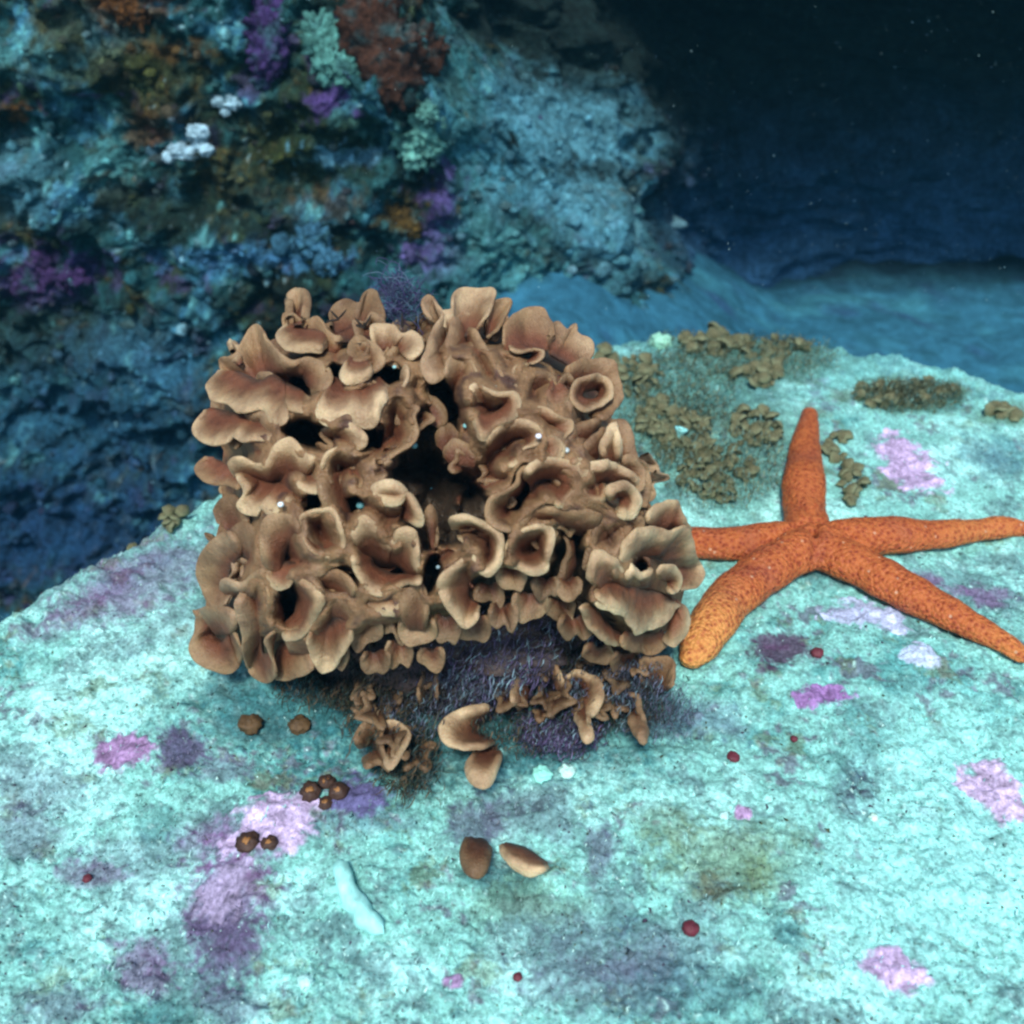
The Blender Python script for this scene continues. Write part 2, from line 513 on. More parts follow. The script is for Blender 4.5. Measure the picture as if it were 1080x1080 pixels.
def wall_colour(P, P0):
    px, py, d = proj(P)
    n1 = fbm(P0, 7, 4, 101); n2 = fbm(P0, 20, 4, 105); n3 = fbm(P0, 55, 4, 111); n4 = fbm(P0, 130, 3, 115); n5 = fbm(P0, 28, 3, 131)
    c = np.tile(np.array([0.022, 0.115, 0.130]), (len(P), 1))
    c = mix(c, (0.014, 0.042, 0.036), sstep(-0.05, 0.35, n2))
    c = mix(c, (0.065, 0.068, 0.022), sstep(0.02, 0.32, n1 + .5 * n4) * .85)
    c = mix(c, (0.006, 0.018, 0.014), sstep(0.08, .4, fbm(P0, 12, 4, 141) - .2 * n4) * .85)
    c = mix(c, (0.04, 0.075, 0.035), sstep(0.1, 0.4, n5 + 0.3 * n3) * 0.9)
    c = mix(c, (0.06, 0.26, 0.42), sstep(0.12, 0.5, -n2 + .4 * n3) * 0.9)
    c = mix(c, (0.14, 0.48, 0.50), sstep(0.32, 0.6, n3 - 0.45 * n2) * 0.85)
    c = mix(c, (0.075, 0.06, 0.18), sstep(0.28, 0.5, n5 - n3 * .8) * 0.7)
    c = mix(c, (0.17, 0.10, 0.03), sstep(0.42, 0.6, n4 + .5 * n2) * 0.55)
    c = mix(c, (0.28, 0.62, 0.72), sstep(0.46, 0.7, n4 - .5 * n5) * 0.8)
    wob = 46 * n3 + 40 * n4

    def blob(cx, cy, rx, ry, colr, amt=1.0, soft=0.3, ang=0):
        nonlocal c
        a = math.radians(ang)
        u_ = ((px - cx) * math.cos(a) + (py - cy) * math.sin(a)) / rx
        v_ = (-(px - cx) * math.sin(a) + (py - cy) * math.cos(a)) / ry
        q = np.sqrt(u_ ** 2 + v_ ** 2) + wob / max(14, min(rx, ry)) * 0.6
        c = mix(c, colr, sstep(1 + soft, 1 - soft, q) * amt)
    blue = (0.095, 0.31, 0.40); pale = (0.17, 0.55, 0.50); mid = (0.045, 0.20, 0.27); blk = (0.008, 0.022, 0.022); pur = (0.10, 0.06, 0.26)
    ol = (0.05, 0.065, 0.02); org = (0.16, 0.08, 0.02)
    for b in [(590, 140, 85, 90, blue, .95, .35), (640, 250, 70, 50, blue, .6, .6), (520, 230, 40, 110, mid, .7, .7), (700, 140, 45, 25, blue, .8, .5),
              (760, 60, 60, 22, (.03, .11, .13), .8, .6), (480, 90, 28, 160, (.05, .22, .25), .7, .6), (700, 40, 160, 30, (.012, .035, .03), .8, .6),
              (640, 60, 50, 20, ol, .6, .6), (560, 70, 12, 20, blk, .8, .4), (625, 180, 60, 10, blk, .8, .5, 5), (555, 235, 14, 10, blk, .8, .5), (600, 270, 50, 14, blk, .7, .6, 15),
              (542, 150, 4, 8, blk, 1, .3), (650, 15, 150, 42, (.010, .026, .022), .95, .5), (760, 70, 90, 60, (.010, .026, .024), .9, .5), (745, 190, 50, 90, (.010, .026, .024), .8, .5), (648, 262, 14, 40, blue, .5, .6),  # near-black blobs: cave darkness painted over the wall's upper right
              (115, 175, 24, 34, (.12, .44, .46), .8, .5), (30, 60, 45, 22, (.10, .36, .38), .7, .6), (90, 40, 50, 26, blue, .6, .6), (20, 190, 40, 40, blue, .7, .6),
              (170, 150, 40, 14, blk, .7, .6), (70, 35, 26, 22, ol, .8, .5), (140, 65, 80, 22, ol, .8, .6), (330, 150, 60, 60, (.02, .04, .012), .8, .6),
              (135, 0, 40, 24, org, .7, .5), (160, 140, 26, 18, org, .5, .6), (180, 55, 26, 10, org, .6, .6), (345, 215, 40, 14, org, .45, .7),
              (425, 232, 24, 18, (.12, .09, .02), .7, .5), (120, 205, 20, 14, org, .5, .5), (20, 118, 10, 8, org, .9, .4),
              (45, 295, 48, 28, pur, .75, .5), (90, 280, 20, 12, pur, .6, .5), (460, 265, 30, 22, (.13, .10, .33), .85, .5), (465, 215, 16, 30, pur, .8, .6), (345, 105, 20, 16, pur, .8, .5),
              (330, 265, 24, 12, (.09, .34, .52), .8, .5), (250, 272, 60, 12, (.06, .22, .42), .8, .6), (365, 165, 34, 8, (.14, .42, .6), .8, .5),
              (300, 240, 80, 14, blk, .6, .6), (60, 230, 120, 16, blk, .5, .6), (180, 220, 70, 30, (.012, .03, .02), .8, .6), (60, 360, 110, 40, (.018, .045, .045), .8, .7),
              (150, 370, 80, 30, (.05, .18, .28), .5, .7), (100, 450, 160, 60, (.02, .10, .19), .8, .8), (60, 560, 160, 60, (.012, .06, .15), .95, .8),  # dark blue blobs: shade and haze painted on the deep left wall
              (300, 330, 100, 22, blk, .6, .7), (520, 270, 50, 36, (.07, .27, .28), .7, .6), (550, 300, 60, 18, (.06, .26, .30), .7, .6)]:
        blob(*b)
    k = sstep(0.10, 0.34, P0[:, 0] + (P0[:, 1] - 1.1) * .6 + .10 * n2 + .05 * n3 + .25 * sstep(.05, .22, P0[:, 2]) * sstep(0.0, .15, P0[:, 0]))    # inside the cave: darkness and, lower down, blue haze painted into the rock
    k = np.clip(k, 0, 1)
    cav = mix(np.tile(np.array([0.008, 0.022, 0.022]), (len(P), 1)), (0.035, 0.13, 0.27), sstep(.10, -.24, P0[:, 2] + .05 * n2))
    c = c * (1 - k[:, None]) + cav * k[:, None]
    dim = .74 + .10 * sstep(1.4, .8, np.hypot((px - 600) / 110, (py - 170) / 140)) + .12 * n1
    return np.clip(c * dim[:, None], 0.003, 0.9)


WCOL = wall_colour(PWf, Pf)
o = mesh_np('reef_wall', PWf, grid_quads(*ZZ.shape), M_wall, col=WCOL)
tag(o, kind='structure')
WPX, WPY, WD = proj(PWf)


def wall_pt(px, py):
    """nearest wall vertex on the sight line"""
    q = (WPX - px) ** 2 + (WPY - py) ** 2
    i = np.where(q < max(q.min() * 1.5, 9))[0]
    j = i[np.argmin(WD[i])]
    return PWf[j].copy()


# lower sandy floor beyond the ledge, and the cave over it
fx, fy = np.meshgrid(np.linspace(-1.6, 2.2, 290), np.linspace(.4, 2.0, 190), indexing='xy')
Pq = np.stack([fx, fy, 0 * fx], -1)


def floor_z(x, y):
    P = np.stack([x, y, 0 * x], -1)
    z = -.10 - .11 * sstep(0.0, .35, x) - .65 * sstep(0.02, -.45, x)
    z = z + .055 * sstep(.80, 1.02, y) * sstep(-.25, .0, x) * sstep(.42, .2, x)
    return z + .028 * noise(P, 6, 41) + .012 * fbm(P, 16, 3, 44) + .007 * np.abs(noise(P, 34, 47)) + .006 * fbm(P, 70, 2, 49)


fz = floor_z(fx, fy)
V = np.stack([fx, fy, fz], -1).reshape(-1, 3)
fc = np.tile(np.array([0.03, 0.15, 0.24]), (len(V), 1))
Pz = Pq.reshape(-1, 3)
fc = mix(fc, (0.05, 0.24, 0.32), sstep(0, .5, fbm(Pz, 14, 5, 201)) * .7)
fc = mix(fc, (0.018, 0.09, 0.13), sstep(.1, .45, fbm(Pz, 45, 4, 207)) * .7)
fc = mix(fc, (0.03, 0.10, 0.20), sstep(0.1, .5, -fbm(Pz, 14, 4, 205)))
fc = mix(fc, (0.012, 0.06, 0.12), sstep(0.05, -0.4, V[:, 0]))
fc = mix(fc, (0.012, 0.03, 0.04), sstep(1.25, 1.5, V[:, 1] + .05 * noise(Pz, 6, 61)))  # cave shade painted onto the floor towards the back
o = mesh_np('lower_floor', V, grid_quads(*fx.shape)[:, ::-1], M_dark, col=np.clip(fc, 0, 1))
o.name = 'sea_floor'
tag(o, kind='structure')

# cave roof: a thick overhanging slab
nr, nc = 90, 150
u_ = np.linspace(0, 1, nr); v_ = np.linspace(0, 1, nc)
UU, VV = np.meshgrid(u_, v_, indexing='ij')
ang = UU * math.pi * 1.0
xr = -0.05 + 2.9 * VV
front = 0.97 + .06 * np.sin(VV * 9) + .10 * sstep(.12, .0, VV)
yb = np.where(UU < .5, front + (1 - UU * 2) * 1.3, front + (UU - .5) * 2 * 1.3)
hh = 0.14 * np.sqrt(np.clip(1 - (1 - np.abs(UU * 2 - 1)) ** 2, 0, 1))
zr = .36 + np.where(UU < .5, -hh, hh * 1.6) - .03 * sstep(0, .6, VV)
P = np.stack([xr, yb, zr], -1)
Pl = P.reshape(-1, 3)
dz = .05 * noise(Pl, 5, 71) + .025 * billow(Pl, 14, 3, 75)
Pl = Pl + np.stack([0 * dz, -dz, -dz * .8], -1)
rc = np.tile(np.array([0.006, 0.015, 0.014]), (len(Pl), 1))
rc = mix(rc, (0.010, 0.028, 0.024), sstep(0.1, .5, fbm(Pl, 20, 4, 77)))
o = mesh_np('cave_roof', Pl, grid_quads(nr, nc), M_dark, col=rc)
tag(o, kind='structure')

# ------------------------------------------------------------------ rose bryozoan colony
CX, CY, RX, RY = 462, 525, 285, 245
C_BASE = plane_pt(470, 700)


def dome(px, py):
    r2 = ((px - CX) / RX) ** 2 + ((py - CY) / RY) ** 2
    d = 0.462 - 0.085 * np.sqrt(np.clip(1.02 - r2, 0.0, 1))
    g = plane_depth(px, np.maximum(py, 500), 0.008) - 0.006
    # low parts stand on the ledge
    return np.where(py > 640, np.minimum(d, g), d)


colony = empty('bryozoan_colony', (C_BASE[0], C_BASE[1], 0.0),
               'large tan brown colony of ruffled curled lobes growing on the pale rock beside the starfish', 'coral')
TAN = np.array([0.222, 0.140, 0.070]); PALE = np.array([0.58, 0.465, 0.29]); RUST = np.array([0.165, 0.066, 0.034]); DEEP = np.array([0.07, 0.042, 0.028])
fr_id = 0
RIMS = []


def frond(rim, root, rd=16, rh=0, pale=0.5, closed=False, th=1.45, roll=None, name='frond', parent=None, base=None, pw=1.75, tone=1.0, spread=1.25, depth=None):
    """ruffled sheet from a deep root line out to a lobed rim; rd, rh in mm, outlines in photo positions"""
    global fr_id
    fr_id += 1
    rim = np.asarray(rim, float)
    if roll is None: roll = 3.0 if pale >= .8 else 1.0
    L = np.sum(np.linalg.norm(np.diff(rim[:, :2], axis=0), axis=1))
    nu = int(np.clip(L / 2.6, 14, 110)); nv = 13
    rm = curve(rim, nu, closed)
    rt = np.asarray(root, float)
    if len(rt) == 1:
        rt = np.vstack([rt - 2, rt + 2])
    rt = curve(rt, nu, closed and len(rt) > 2)
    v = np.linspace(0, 1, nv)
    s = v ** spread
    uu = np.linspace(0, 1, nu)
    ew = np.ones(nu) if closed else sstep(0, .10, np.minimum(uu, 1 - uu) + .012)     # sheet ends sink back into the colony
    sE = s[:, None] * (0.62 + 0.38 * ew[None, :])
    px = rt[None, :, 0] * (1 - sE) + rm[None, :, 0] * sE
    py = rt[None, :, 1] * (1 - sE) + rm[None, :, 1] * sE
    D = dome if depth is None else depth
    d_rim = D(rm[:, 0], rm[:, 1]) - rh * 1e-3
    d_root = D(rt[:, 0], rt[:, 1]) + rd * 1e-3
    # undulating rim depth
    if depth is None and not name.startswith('core'):
        RIMS.append(np.stack([rm[:, 0], rm[:, 1], d_rim], 1))
    ph = np.stack([rm[:, 0] / 26, rm[:, 1] / 26, np.full(nu, fr_id * 3.1)], -1)
    d_rim = d_rim + 0.0055 * noise(ph, 1.0, 5) + (1 - ew) * 0.6 * (d_root - d_rim)
    g = 1 - (1 - v) ** pw
    dd = d_root[None, :] * (1 - g[:, None]) + d_rim[None, :] * g[:, None]
    dd = dd + roll * 1e-3 * (sstep(0.72, 1.0, v) ** 1.3)[:, None]
    P = at(px, py, dd)
    # organic wobble
    Pn = P.reshape(-1, 3)
    ruf = (0.5 + 0.9 * sstep(540, 620, px.reshape(-1)))[:, None]
    P = P + (0.0016 * np.stack([noise(Pn, 60, k + 7) for k in range(3)], -1) + .0011 * ruf * np.stack([noise(Pn, 170, k + 17) for k in range(3)], -1)).reshape(P.shape)
    gu = np.gradient(P, axis=1); gv = np.gradient(P, axis=0)
    if closed:
        gu = (np.roll(P, -1, 1) - np.roll(P, 1, 1)) / 2
    N = np.cross(gu, gv); N /= (np.linalg.norm(N, axis=-1, keepdims=True) + 1e-9)
    t = th * 1e-3 * (0.55 + 0.45 * sstep(0.5, 1.0, v))[:, None, None] * 0.5
    top, bot = P + N * t, P - N * t
    ev = gv[-1] / (np.linalg.norm(gv[-1], axis=-1, keepdims=True) + 1e-9)
    cap = [P[-1] + t[-1] * (N[-1] * math.cos(a) + ev * math.sin(a)) for a in (math.pi * .25, math.pi * .5, math.pi * .75)]
    rows = np.concatenate([top, np.array(cap), bot[::-1]], 0)
    vv = np.concatenate([v, [1, 1, 1], v[::-1]])
    nr_ = rows.shape[0]
    q = grid_quads(nr_, nu, False, closed)
    # colour: pale growing margin plus painted highlights, tan body, rusty throat with painted shade
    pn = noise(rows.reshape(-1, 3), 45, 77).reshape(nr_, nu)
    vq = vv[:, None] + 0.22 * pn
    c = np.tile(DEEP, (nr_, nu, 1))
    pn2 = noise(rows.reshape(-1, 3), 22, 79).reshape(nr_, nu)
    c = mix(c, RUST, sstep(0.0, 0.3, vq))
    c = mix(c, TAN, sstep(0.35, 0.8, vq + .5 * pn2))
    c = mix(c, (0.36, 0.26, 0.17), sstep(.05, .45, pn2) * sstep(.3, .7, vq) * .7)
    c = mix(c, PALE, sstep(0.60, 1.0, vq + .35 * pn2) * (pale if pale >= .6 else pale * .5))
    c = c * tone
    o = mesh_np(name, rows.reshape(-1, 3), q[:, ::-1], M_coral, col=np.clip(c.reshape(-1, 3), 0, .9))
    child(o, parent if parent is not None else colony)
    return o


FR = [
 # upper left big folded lobe and cup
 dict(rim=[(222,394),(231,380),(248,374),(258,356),(272,343),(281,356),(293,370),(308,380),(325,378),(342,384),(350,397),(345,411),(333,425)], root=[(262,412),(274,404),(284,398),(296,396),(308,396),(318,398),(324,406)], rd=20, rh=2),
 dict(rim=[(219,392),(217,408),(225,422),(240,425),(250,434),(266,434),(280,434),(287,447),(297,448),(304,441),(298,431),(312,433),(324,433),(332,426)], root=[(250,392),(262,398),(275,402),(290,396),(304,406),(316,412)], rd=9, rh=4, pale=.6),
 dict(rim=[(238,363),(242,360),(250,364),(254,372),(250,380),(243,376)], root=[(256,384),(254,388)], rd=6, pale=.8, th=2.5),
 dict(rim=[(213,434),(206,448),(208,460),(222,467),(240,467),(246,461),(256,466),(270,464),(284,464),(296,460)], root=[(222,430),(240,434),(262,438),(280,444),(298,450)], rd=10, rh=2, pale=.7),
 dict(rim=[(306,332),(304,318),(312,310),(322,311),(326,320),(323,334)], root=[(308,346),(320,346)], rd=0, rh=0, pale=.4, th=4),
 dict(rim=[(296,342),(298,334),(310,332),(322,338),(334,335),(343,348),(352,356),(364,352)], root=[(312,372),(330,372),(345,376),(356,374)], rd=14, pale=.3),
 dict(rim=[(298,344),(293,354),(300,366),(314,371),(330,372),(344,374)], root=[(312,342),(328,346),(342,352)], rd=9, rh=5, pale=.8),
 dict(rim=[(346,337),(351,323),(364,317),(378,321),(386,308),(396,309),(404,326),(405,342)], root=[(352,362),(372,362),(392,362)], rd=4, rh=-12, pale=.2, tone=.75),
 dict(rim=[(390,354),(392,343),(402,340),(416,343),(424,352),(434,348),(445,356),(446,368),(437,378),(426,376)], root=[(402,374),(408,372),(416,368),(420,366)], rd=14, pale=.6),
 dict(rim=[(366,378),(370,360),(379,353),(388,358),(387,370),(377,381)], root=[(392,386),(390,390)], rd=8, pale=.15, tone=.85),
 dict(rim=[(384,356),(398,364),(406,379),(400,390),(388,395)], root=[(374,372),(380,374),(384,380),(380,386)], rd=16),
 dict(rim=[(366,382),(360,395),(366,405),(379,404),(389,398),(393,388)], root=[(372,374),(388,376)], rd=8, rh=6, pale=1),
 dict(rim=[(342,416),(335,432),(341,445),(354,447),(368,443),(378,450),(390,452),(399,444),(402,430),(409,419),(416,413)], root=[(352,398),(366,402),(380,400),(398,398)], rd=10, rh=8, pale=1),
 dict(rim=[(388,398),(396,404),(406,410),(418,410),(428,402),(432,388),(426,380)], root=[(390,420),(402,426),(412,424),(422,416)], rd=14, rh=1),
 dict(rim=[(398,444),(402,428),(412,415),(426,414),(434,424),(442,430),(437,440),(440,456),(432,470),(418,479),(404,487),(388,492)], root=[(396,466),(400,460),(404,458),(402,468),(394,480)], rd=30, rh=3, pale=.25, spread=.8),
 dict(rim=[(342,449),(354,447),(366,445),(376,452),(385,462),(384,472),(374,476),(358,474),(346,478),(341,488),(340,502)], root=[(338,458),(348,462),(354,464),(352,484),(350,500)], rd=20, rh=5, pale=.7),
 dict(rim=[(448,336),(446,320),(455,312),(462,322),(466,330),(458,345),(452,365),(446,384),(450,398),(458,404),(468,398),(473,384)], root=[(466,345),(468,352),(470,362),(472,372),(472,378)], rd=20, pale=.35),
 dict(rim=[(464,338),(466,328),(476,326),(479,308),(490,303),(505,303),(520,305),(521,318),(514,332),(503,342)], root=[(472,352),(482,356),(492,354),(500,352)], rd=10, pale=.6),
 dict(rim=[(512,332),(520,320),(530,315),(539,318),(535,330),(526,345),(516,352)], root=[(512,352),(510,358)], rd=4, pale=.2, rh=-3),
 dict(rim=[(476,330),(474,350),(472,368),(480,374)], root=[(490,345),(492,360),(490,372)], rd=20, pale=.2, rh=0),
 dict(rim=[(469,398),(471,382),(480,373),(491,374),(499,384),(503,397)], root=[(476,406),(498,408)], rd=14, rh=3, pale=.4),
 dict(rim=[(449,406),(452,418),(461,422),(469,432),(471,444),(466,453)], root=[(454,430),(455,440),(454,448)], rd=14, rh=-14, pale=.1, tone=.7),
 dict(rim=[(498,342),(507,358),(517,372),(526,388),(533,404)], root=[(486,352),(492,372),(502,388),(512,404)], rd=26, rh=2, pale=.3),
 dict(rim=[(526,352),(534,340),(545,331),(557,325),(572,327),(580,338),(590,346)], root=[(534,376),(552,374),(575,372)], rd=6, pale=.3),
 dict(rim=[(578,344),(590,340),(598,348),(606,342),(610,352),(620,358),(628,366),(624,376),(612,384)], root=[(580,376),(590,380),(600,386)], rd=6, pale=.5, rh=-2),
 dict(rim=[(533,365),(545,372),(560,370),(572,371),(570,380),(556,384),(545,388),(542,400),(546,414)], root=[(540,366),(552,364),(560,376),(534,394),(534,408)], rd=12, rh=3, pale=.6),
 dict(rim=[(588,390),(604,382),(620,378),(640,378),(650,383),(652,396),(655,415),(651,430),(640,440),(622,444)], root=[(604,404),(612,402),(622,402),(630,408),(632,418),(624,428)], rd=12, pale=.2),
 dict(closed=True, rim=[(602,422),(603,409),(612,400),(628,395),(641,399),(646,411),(639,424),(624,431),(610,433)], root=[(614,418),(615,413),(620,410),(628,410),(631,415),(625,420)], rd=16, rh=4, pale=.6),
 dict(rim=[(582,410),(575,421),(580,430),(590,430),(598,421),(592,411)], root=[(584,396),(590,396)], rd=10, rh=3, pale=1, th=2.6),
 dict(rim=[(548,420),(552,404),(560,394),(575,392),(586,398),(586,410)], root=[(560,420),(570,416),(578,414)], rd=20, pale=.1, tone=.7),
 dict(rim=[(588,412),(592,398),(600,394),(606,402)], root=[(594,414),(602,414)], rd=16, pale=.2, tone=.7),
 dict(rim=[(494,420),(495,405),(505,403),(514,411),(524,415),(532,414),(542,414),(548,426),(546,438),(534,446),(522,452),(514,461),(506,462),(501,450),(497,436)], root=[(512,424),(516,420),(524,424),(528,428),(522,434),(512,436),(508,432)], rd=5, rh=9, pale=1),
 dict(rim=[(506,468),(520,455),(535,446),(552,443),(566,448),(573,460),(566,471),(552,476),(546,488),(530,494)], root=[(514,480),(524,474),(536,468),(546,464),(548,470),(534,482)], rd=14, rh=7, pale=.7),
 dict(rim=[(573,468),(584,462),(592,470),(590,482),(580,487),(571,481)], root=[(566,470),(566,478)], rd=6, rh=8, pale=1, th=3),
 dict(rim=[(548,442),(558,431),(574,431),(588,437),(600,444),(603,455),(594,462),(580,458)], root=[(560,450),(566,448),(576,450)], rd=12, rh=3, pale=.6),
 dict(rim=[(590,470),(598,462),(606,452),(620,444),(634,440)], root=[(606,478),(618,468),(634,456)], rd=12, pale=.3),
 dict(rim=[(546,500),(554,494),(564,487),(584,484),(600,486),(612,491),(611,506),(609,520),(600,531),(588,532),(576,527)], root=[(562,514),(566,508),(574,504),(584,504),(590,510),(584,518)], rd=10, rh=9, pale=.9),
 dict(rim=[(562,488),(547,497),(542,511),(530,519),(517,526),(512,541),(518,553),(531,558),(546,561)], root=[(556,504),(552,514),(546,522),(538,530),(536,540),(542,548)], rd=24, rh=6, pale=.3),
 dict(rim=[(602,491),(609,486),(618,491),(623,499),(615,504),(606,500)], root=[(598,484),(602,482)], rd=8, rh=10, pale=1, th=3),
 dict(rim=[(469,557),(474,546),(488,542),(502,547),(516,553),(528,562),(531,578),(528,595),(518,607),(506,602),(500,590),(490,574),(477,567)], root=[(496,556),(498,554),(506,560),(514,568),(516,580),(514,590),(508,586),(502,572),(496,562)], rd=12, rh=9, pale=.8),
 dict(rim=[(500,582),(486,592),(469,604),(463,618),(468,635),(480,650),(490,661),(502,654),(505,642)], root=[(508,598),(500,606),(494,618),(494,630),(502,638)], rd=16, rh=6, pale=.7),
 dict(closed=True, rim=[(545,561),(535,575),(534,592),(547,600),(562,606),(578,600),(583,580),(585,562),(574,554),(558,556)], root=[(553,568),(550,576),(552,583),(560,584),(567,578),(566,568),(560,565)], rd=16, rh=7, pale=.8),
 dict(rim=[(546,560),(550,546),(560,537),(580,533),(600,534),(622,539),(642,546)], root=[(566,556),(574,552),(586,556),(605,562),(628,566)], rd=18, rh=5, pale=.2),
 dict(rim=[(634,546),(624,562),(618,582),(617,604)], root=[(644,562),(640,582),(632,602)], rd=16, pale=.1, tone=.75),
 dict(rim=[(592,560),(598,575),(592,600),(586,618),(580,640)], root=[(604,570),(606,600),(596,630)], rd=16, pale=.1, rh=-12, tone=.6),
 # lower right mass
 dict(rim=[(622,612),(621,596),(624,583),(634,582),(646,588),(656,593),(662,604)], root=[(636,624),(642,616),(650,612)], rd=8, rh=6, pale=.9),
 dict(rim=[(616,628),(630,640),(648,646),(660,654),(672,668),(684,666),(700,656),(712,641),(722,640),(727,652),(722,668),(712,680),(697,688)], root=[(638,612),(650,612),(664,616),(680,620),(694,624),(708,628),(712,636),(710,648)], rd=8, rh=9, pale=.9),
 dict(rim=[(609,636),(616,653),(627,667),(640,677),(654,682)], root=[(628,640),(636,652),(648,664),(658,670)], rd=14, rh=3, pale=.6),
 dict(rim=[(652,676),(662,684),(680,688),(696,686),(708,678)], root=[(660,664),(676,668),(698,666)], rd=8, rh=2, pale=.2),
 dict(rim=[(650,604),(654,584),(660,566),(672,557),(688,556),(705,560),(722,556),(731,570),(736,586),(742,604),(734,618),(722,628)], root=[(668,604),(672,592),(678,586),(688,586),(698,592),(706,600),(710,608),(708,614)], rd=12, rh=7, pale=.6),
 dict(rim=[(656,606),(662,595),(669,600),(676,607),(684,605),(688,596)], root=[(664,616),(674,618),(686,616)], rd=10, rh=5, pale=1, th=2.4),
 dict(rim=[(690,606),(698,596),(710,598),(716,610),(712,622),(700,624)], root=[(700,612),(704,612)], rd=6, rh=9, pale=.7),
 dict(rim=[(676,548),(686,537),(700,530),(715,529),(718,542),(724,553),(733,562)], root=[(688,562),(698,560),(708,562),(716,570)], rd=10, rh=4, pale=.7),
 dict(rim=[(610,502),(620,490),(632,487),(645,489),(660,496),(672,503),(676,512)], root=[(622,516),(636,512),(650,512),(664,518)], rd=8, rh=9, pale=1),
 dict(rim=[(640,528),(642,517),(655,511),(670,518),(674,531),(662,543),(648,546)], root=[(652,524),(658,524)], rd=2, rh=11, pale=1, th=3),
 dict(rim=[(612,498),(609,512),(614,525),(625,533),(636,529),(641,516)], root=[(622,508),(624,514),(628,516),(632,510)], rd=10, rh=8, pale=.8),
 dict(rim=[(650,438),(658,445),(664,460),(668,478),(677,488),(684,496),(687,510),(684,528),(676,540)], root=[(640,458),(646,470),(652,486),(660,500),(664,518)], rd=6, rh=2, pale=.3),
 dict(rim=[(634,478),(638,458),(646,448),(651,460),(656,478)], root=[(640,492),(650,492)], rd=6, rh=8, pale=1, th=2.6),
 dict(rim=[(598,492),(606,480),(618,471),(630,458),(640,448)], root=[(612,502),(622,494),(634,482),(644,468)], rd=12, rh=3, pale=.3),
 dict(rim=[(655,486),(664,480),(674,488),(680,500),(676,514),(666,518)], root=[(660,500),(664,504)], rd=4, rh=6, pale=.4),
 dict(rim=[(640,550),(650,540),(664,540),(676,548),(672,560),(660,566)], root=[(650,562),(658,558)], rd=10, rh=3, pale=.2),
 # left side and lower left
 dict(rim=[(212,484),(207,496),(214,506),(228,511),(242,512),(254,520)], root=[(226,482),(238,488),(250,494),(258,502)], rd=8, pale=.3),
 dict(rim=[(240,500),(243,487),(256,483),(270,489),(282,486),(290,470),(302,463),(312,466),(321,477),(331,482),(342,480)], root=[(262,506),(270,508),(282,508),(298,506),(312,508),(324,508)], rd=12, rh=7, pale=.6),
 dict(rim=[(242,498),(252,508),(257,520),(250,532),(258,541),(273,544),(276,534),(285,542),(296,538),(300,530),(310,536),(321,541)], root=[(262,498),(272,502),(284,504),(300,508),(312,512),(322,518)], rd=14, rh=7, pale=.8),
 dict(rim=[(279,602),(275,580),(275,558),(280,546),(294,541),(307,544),(316,554),(320,570),(326,582)], root=[(302,606),(300,596),(302,584),(306,576),(312,578),(316,588)], rd=7, rh=8, pale=.5),
 dict(closed=True, rim=[(317,546),(319,560),(325,575),(335,585),(346,588),(359,582),(363,572),(359,556),(350,538),(338,537),(326,540)], root=[(329,555),(329,562),(333,568),(340,570),(346,566),(346,557),(338,552)], rd=24, rh=8, pale=.6),
 dict(rim=[(340,498),(337,514),(341,530),(350,545),(360,564),(368,584)], root=[(360,500),(364,516),(368,536),(374,556),(378,572)], rd=12, rh=6, pale=.2, tone=.9),
 dict(rim=[(314,504),(317,513),(327,518),(339,517),(344,508)], root=[(322,494),(334,494),(342,496)], rd=10, rh=6, pale=.7),
 dict(rim=[(371,508),(374,518),(383,520),(389,509),(389,494)], root=[(368,496),(376,496),(384,492)], rd=10, rh=4, pale=.5),
 dict(rim=[(394,516),(396,525),(408,530),(422,530),(433,520),(440,530),(446,546),(443,555),(432,552)], root=[(398,508),(408,506),(420,512),(424,530),(424,540),(424,546)], rd=10, rh=9, pale=1),
 dict(rim=[(392,518),(398,509),(410,506),(424,511),(434,521)], root=[(404,530),(416,532),(428,534)], rd=2, rh=9, pale=1),
 dict(rim=[(368,578),(373,557),(385,545),(396,551),(403,563),(412,571),(419,572),(417,560),(428,557),(438,562),(442,580),(442,596),(448,612)], root=[(382,592),(390,592),(402,596),(412,598),(422,600),(430,606)], rd=20, rh=6, pale=.6),
 dict(rim=[(370,580),(374,596),(380,612),(388,624),(398,628),(411,624),(426,616),(441,617),(448,608)], root=[(392,590),(396,598),(404,602),(414,606),(424,606),(432,606)], rd=14, rh=5, pale=.6),
 dict(rim=[(383,628),(380,638),(388,646),(404,646),(418,646),(422,636)], root=[(392,620),(406,620),(418,622)], rd=8, rh=5, pale=1),
 dict(rim=[(420,648),(423,628),(434,617),(445,618),(450,634),(452,652)], root=[(432,664),(446,666)], rd=6, rh=2, pale=.3, tone=.85),
 dict(rim=[(250,556),(236,562),(224,572),(212,585),(208,605),(213,620),(222,636),(236,644)], root=[(256,584),(250,590),(244,600),(244,612),(250,622)], rd=8, rh=1, pale=.4, tone=.9),
 dict(rim=[(199,641),(206,645),(220,640),(236,640),(250,648),(252,664)], root=[(222,668),(232,668),(240,672)], rd=6, rh=2, pale=.3, tone=.9),
 dict(rim=[(206,642),(207,664),(200,682),(206,696),(220,705),(238,709),(250,704),(256,690),(254,672)], root=[(222,650),(224,664),(228,672),(236,676),(242,668),(242,656)], rd=4, rh=5, pale=.4, tone=.9),
 dict(rim=[(217,556),(216,563),(226,570),(240,562),(252,552),(263,552),(272,562),(276,582)], root=[(240,580),(248,582),(256,584),(264,592)], rd=10, rh=-4, pale=.1, tone=.7),
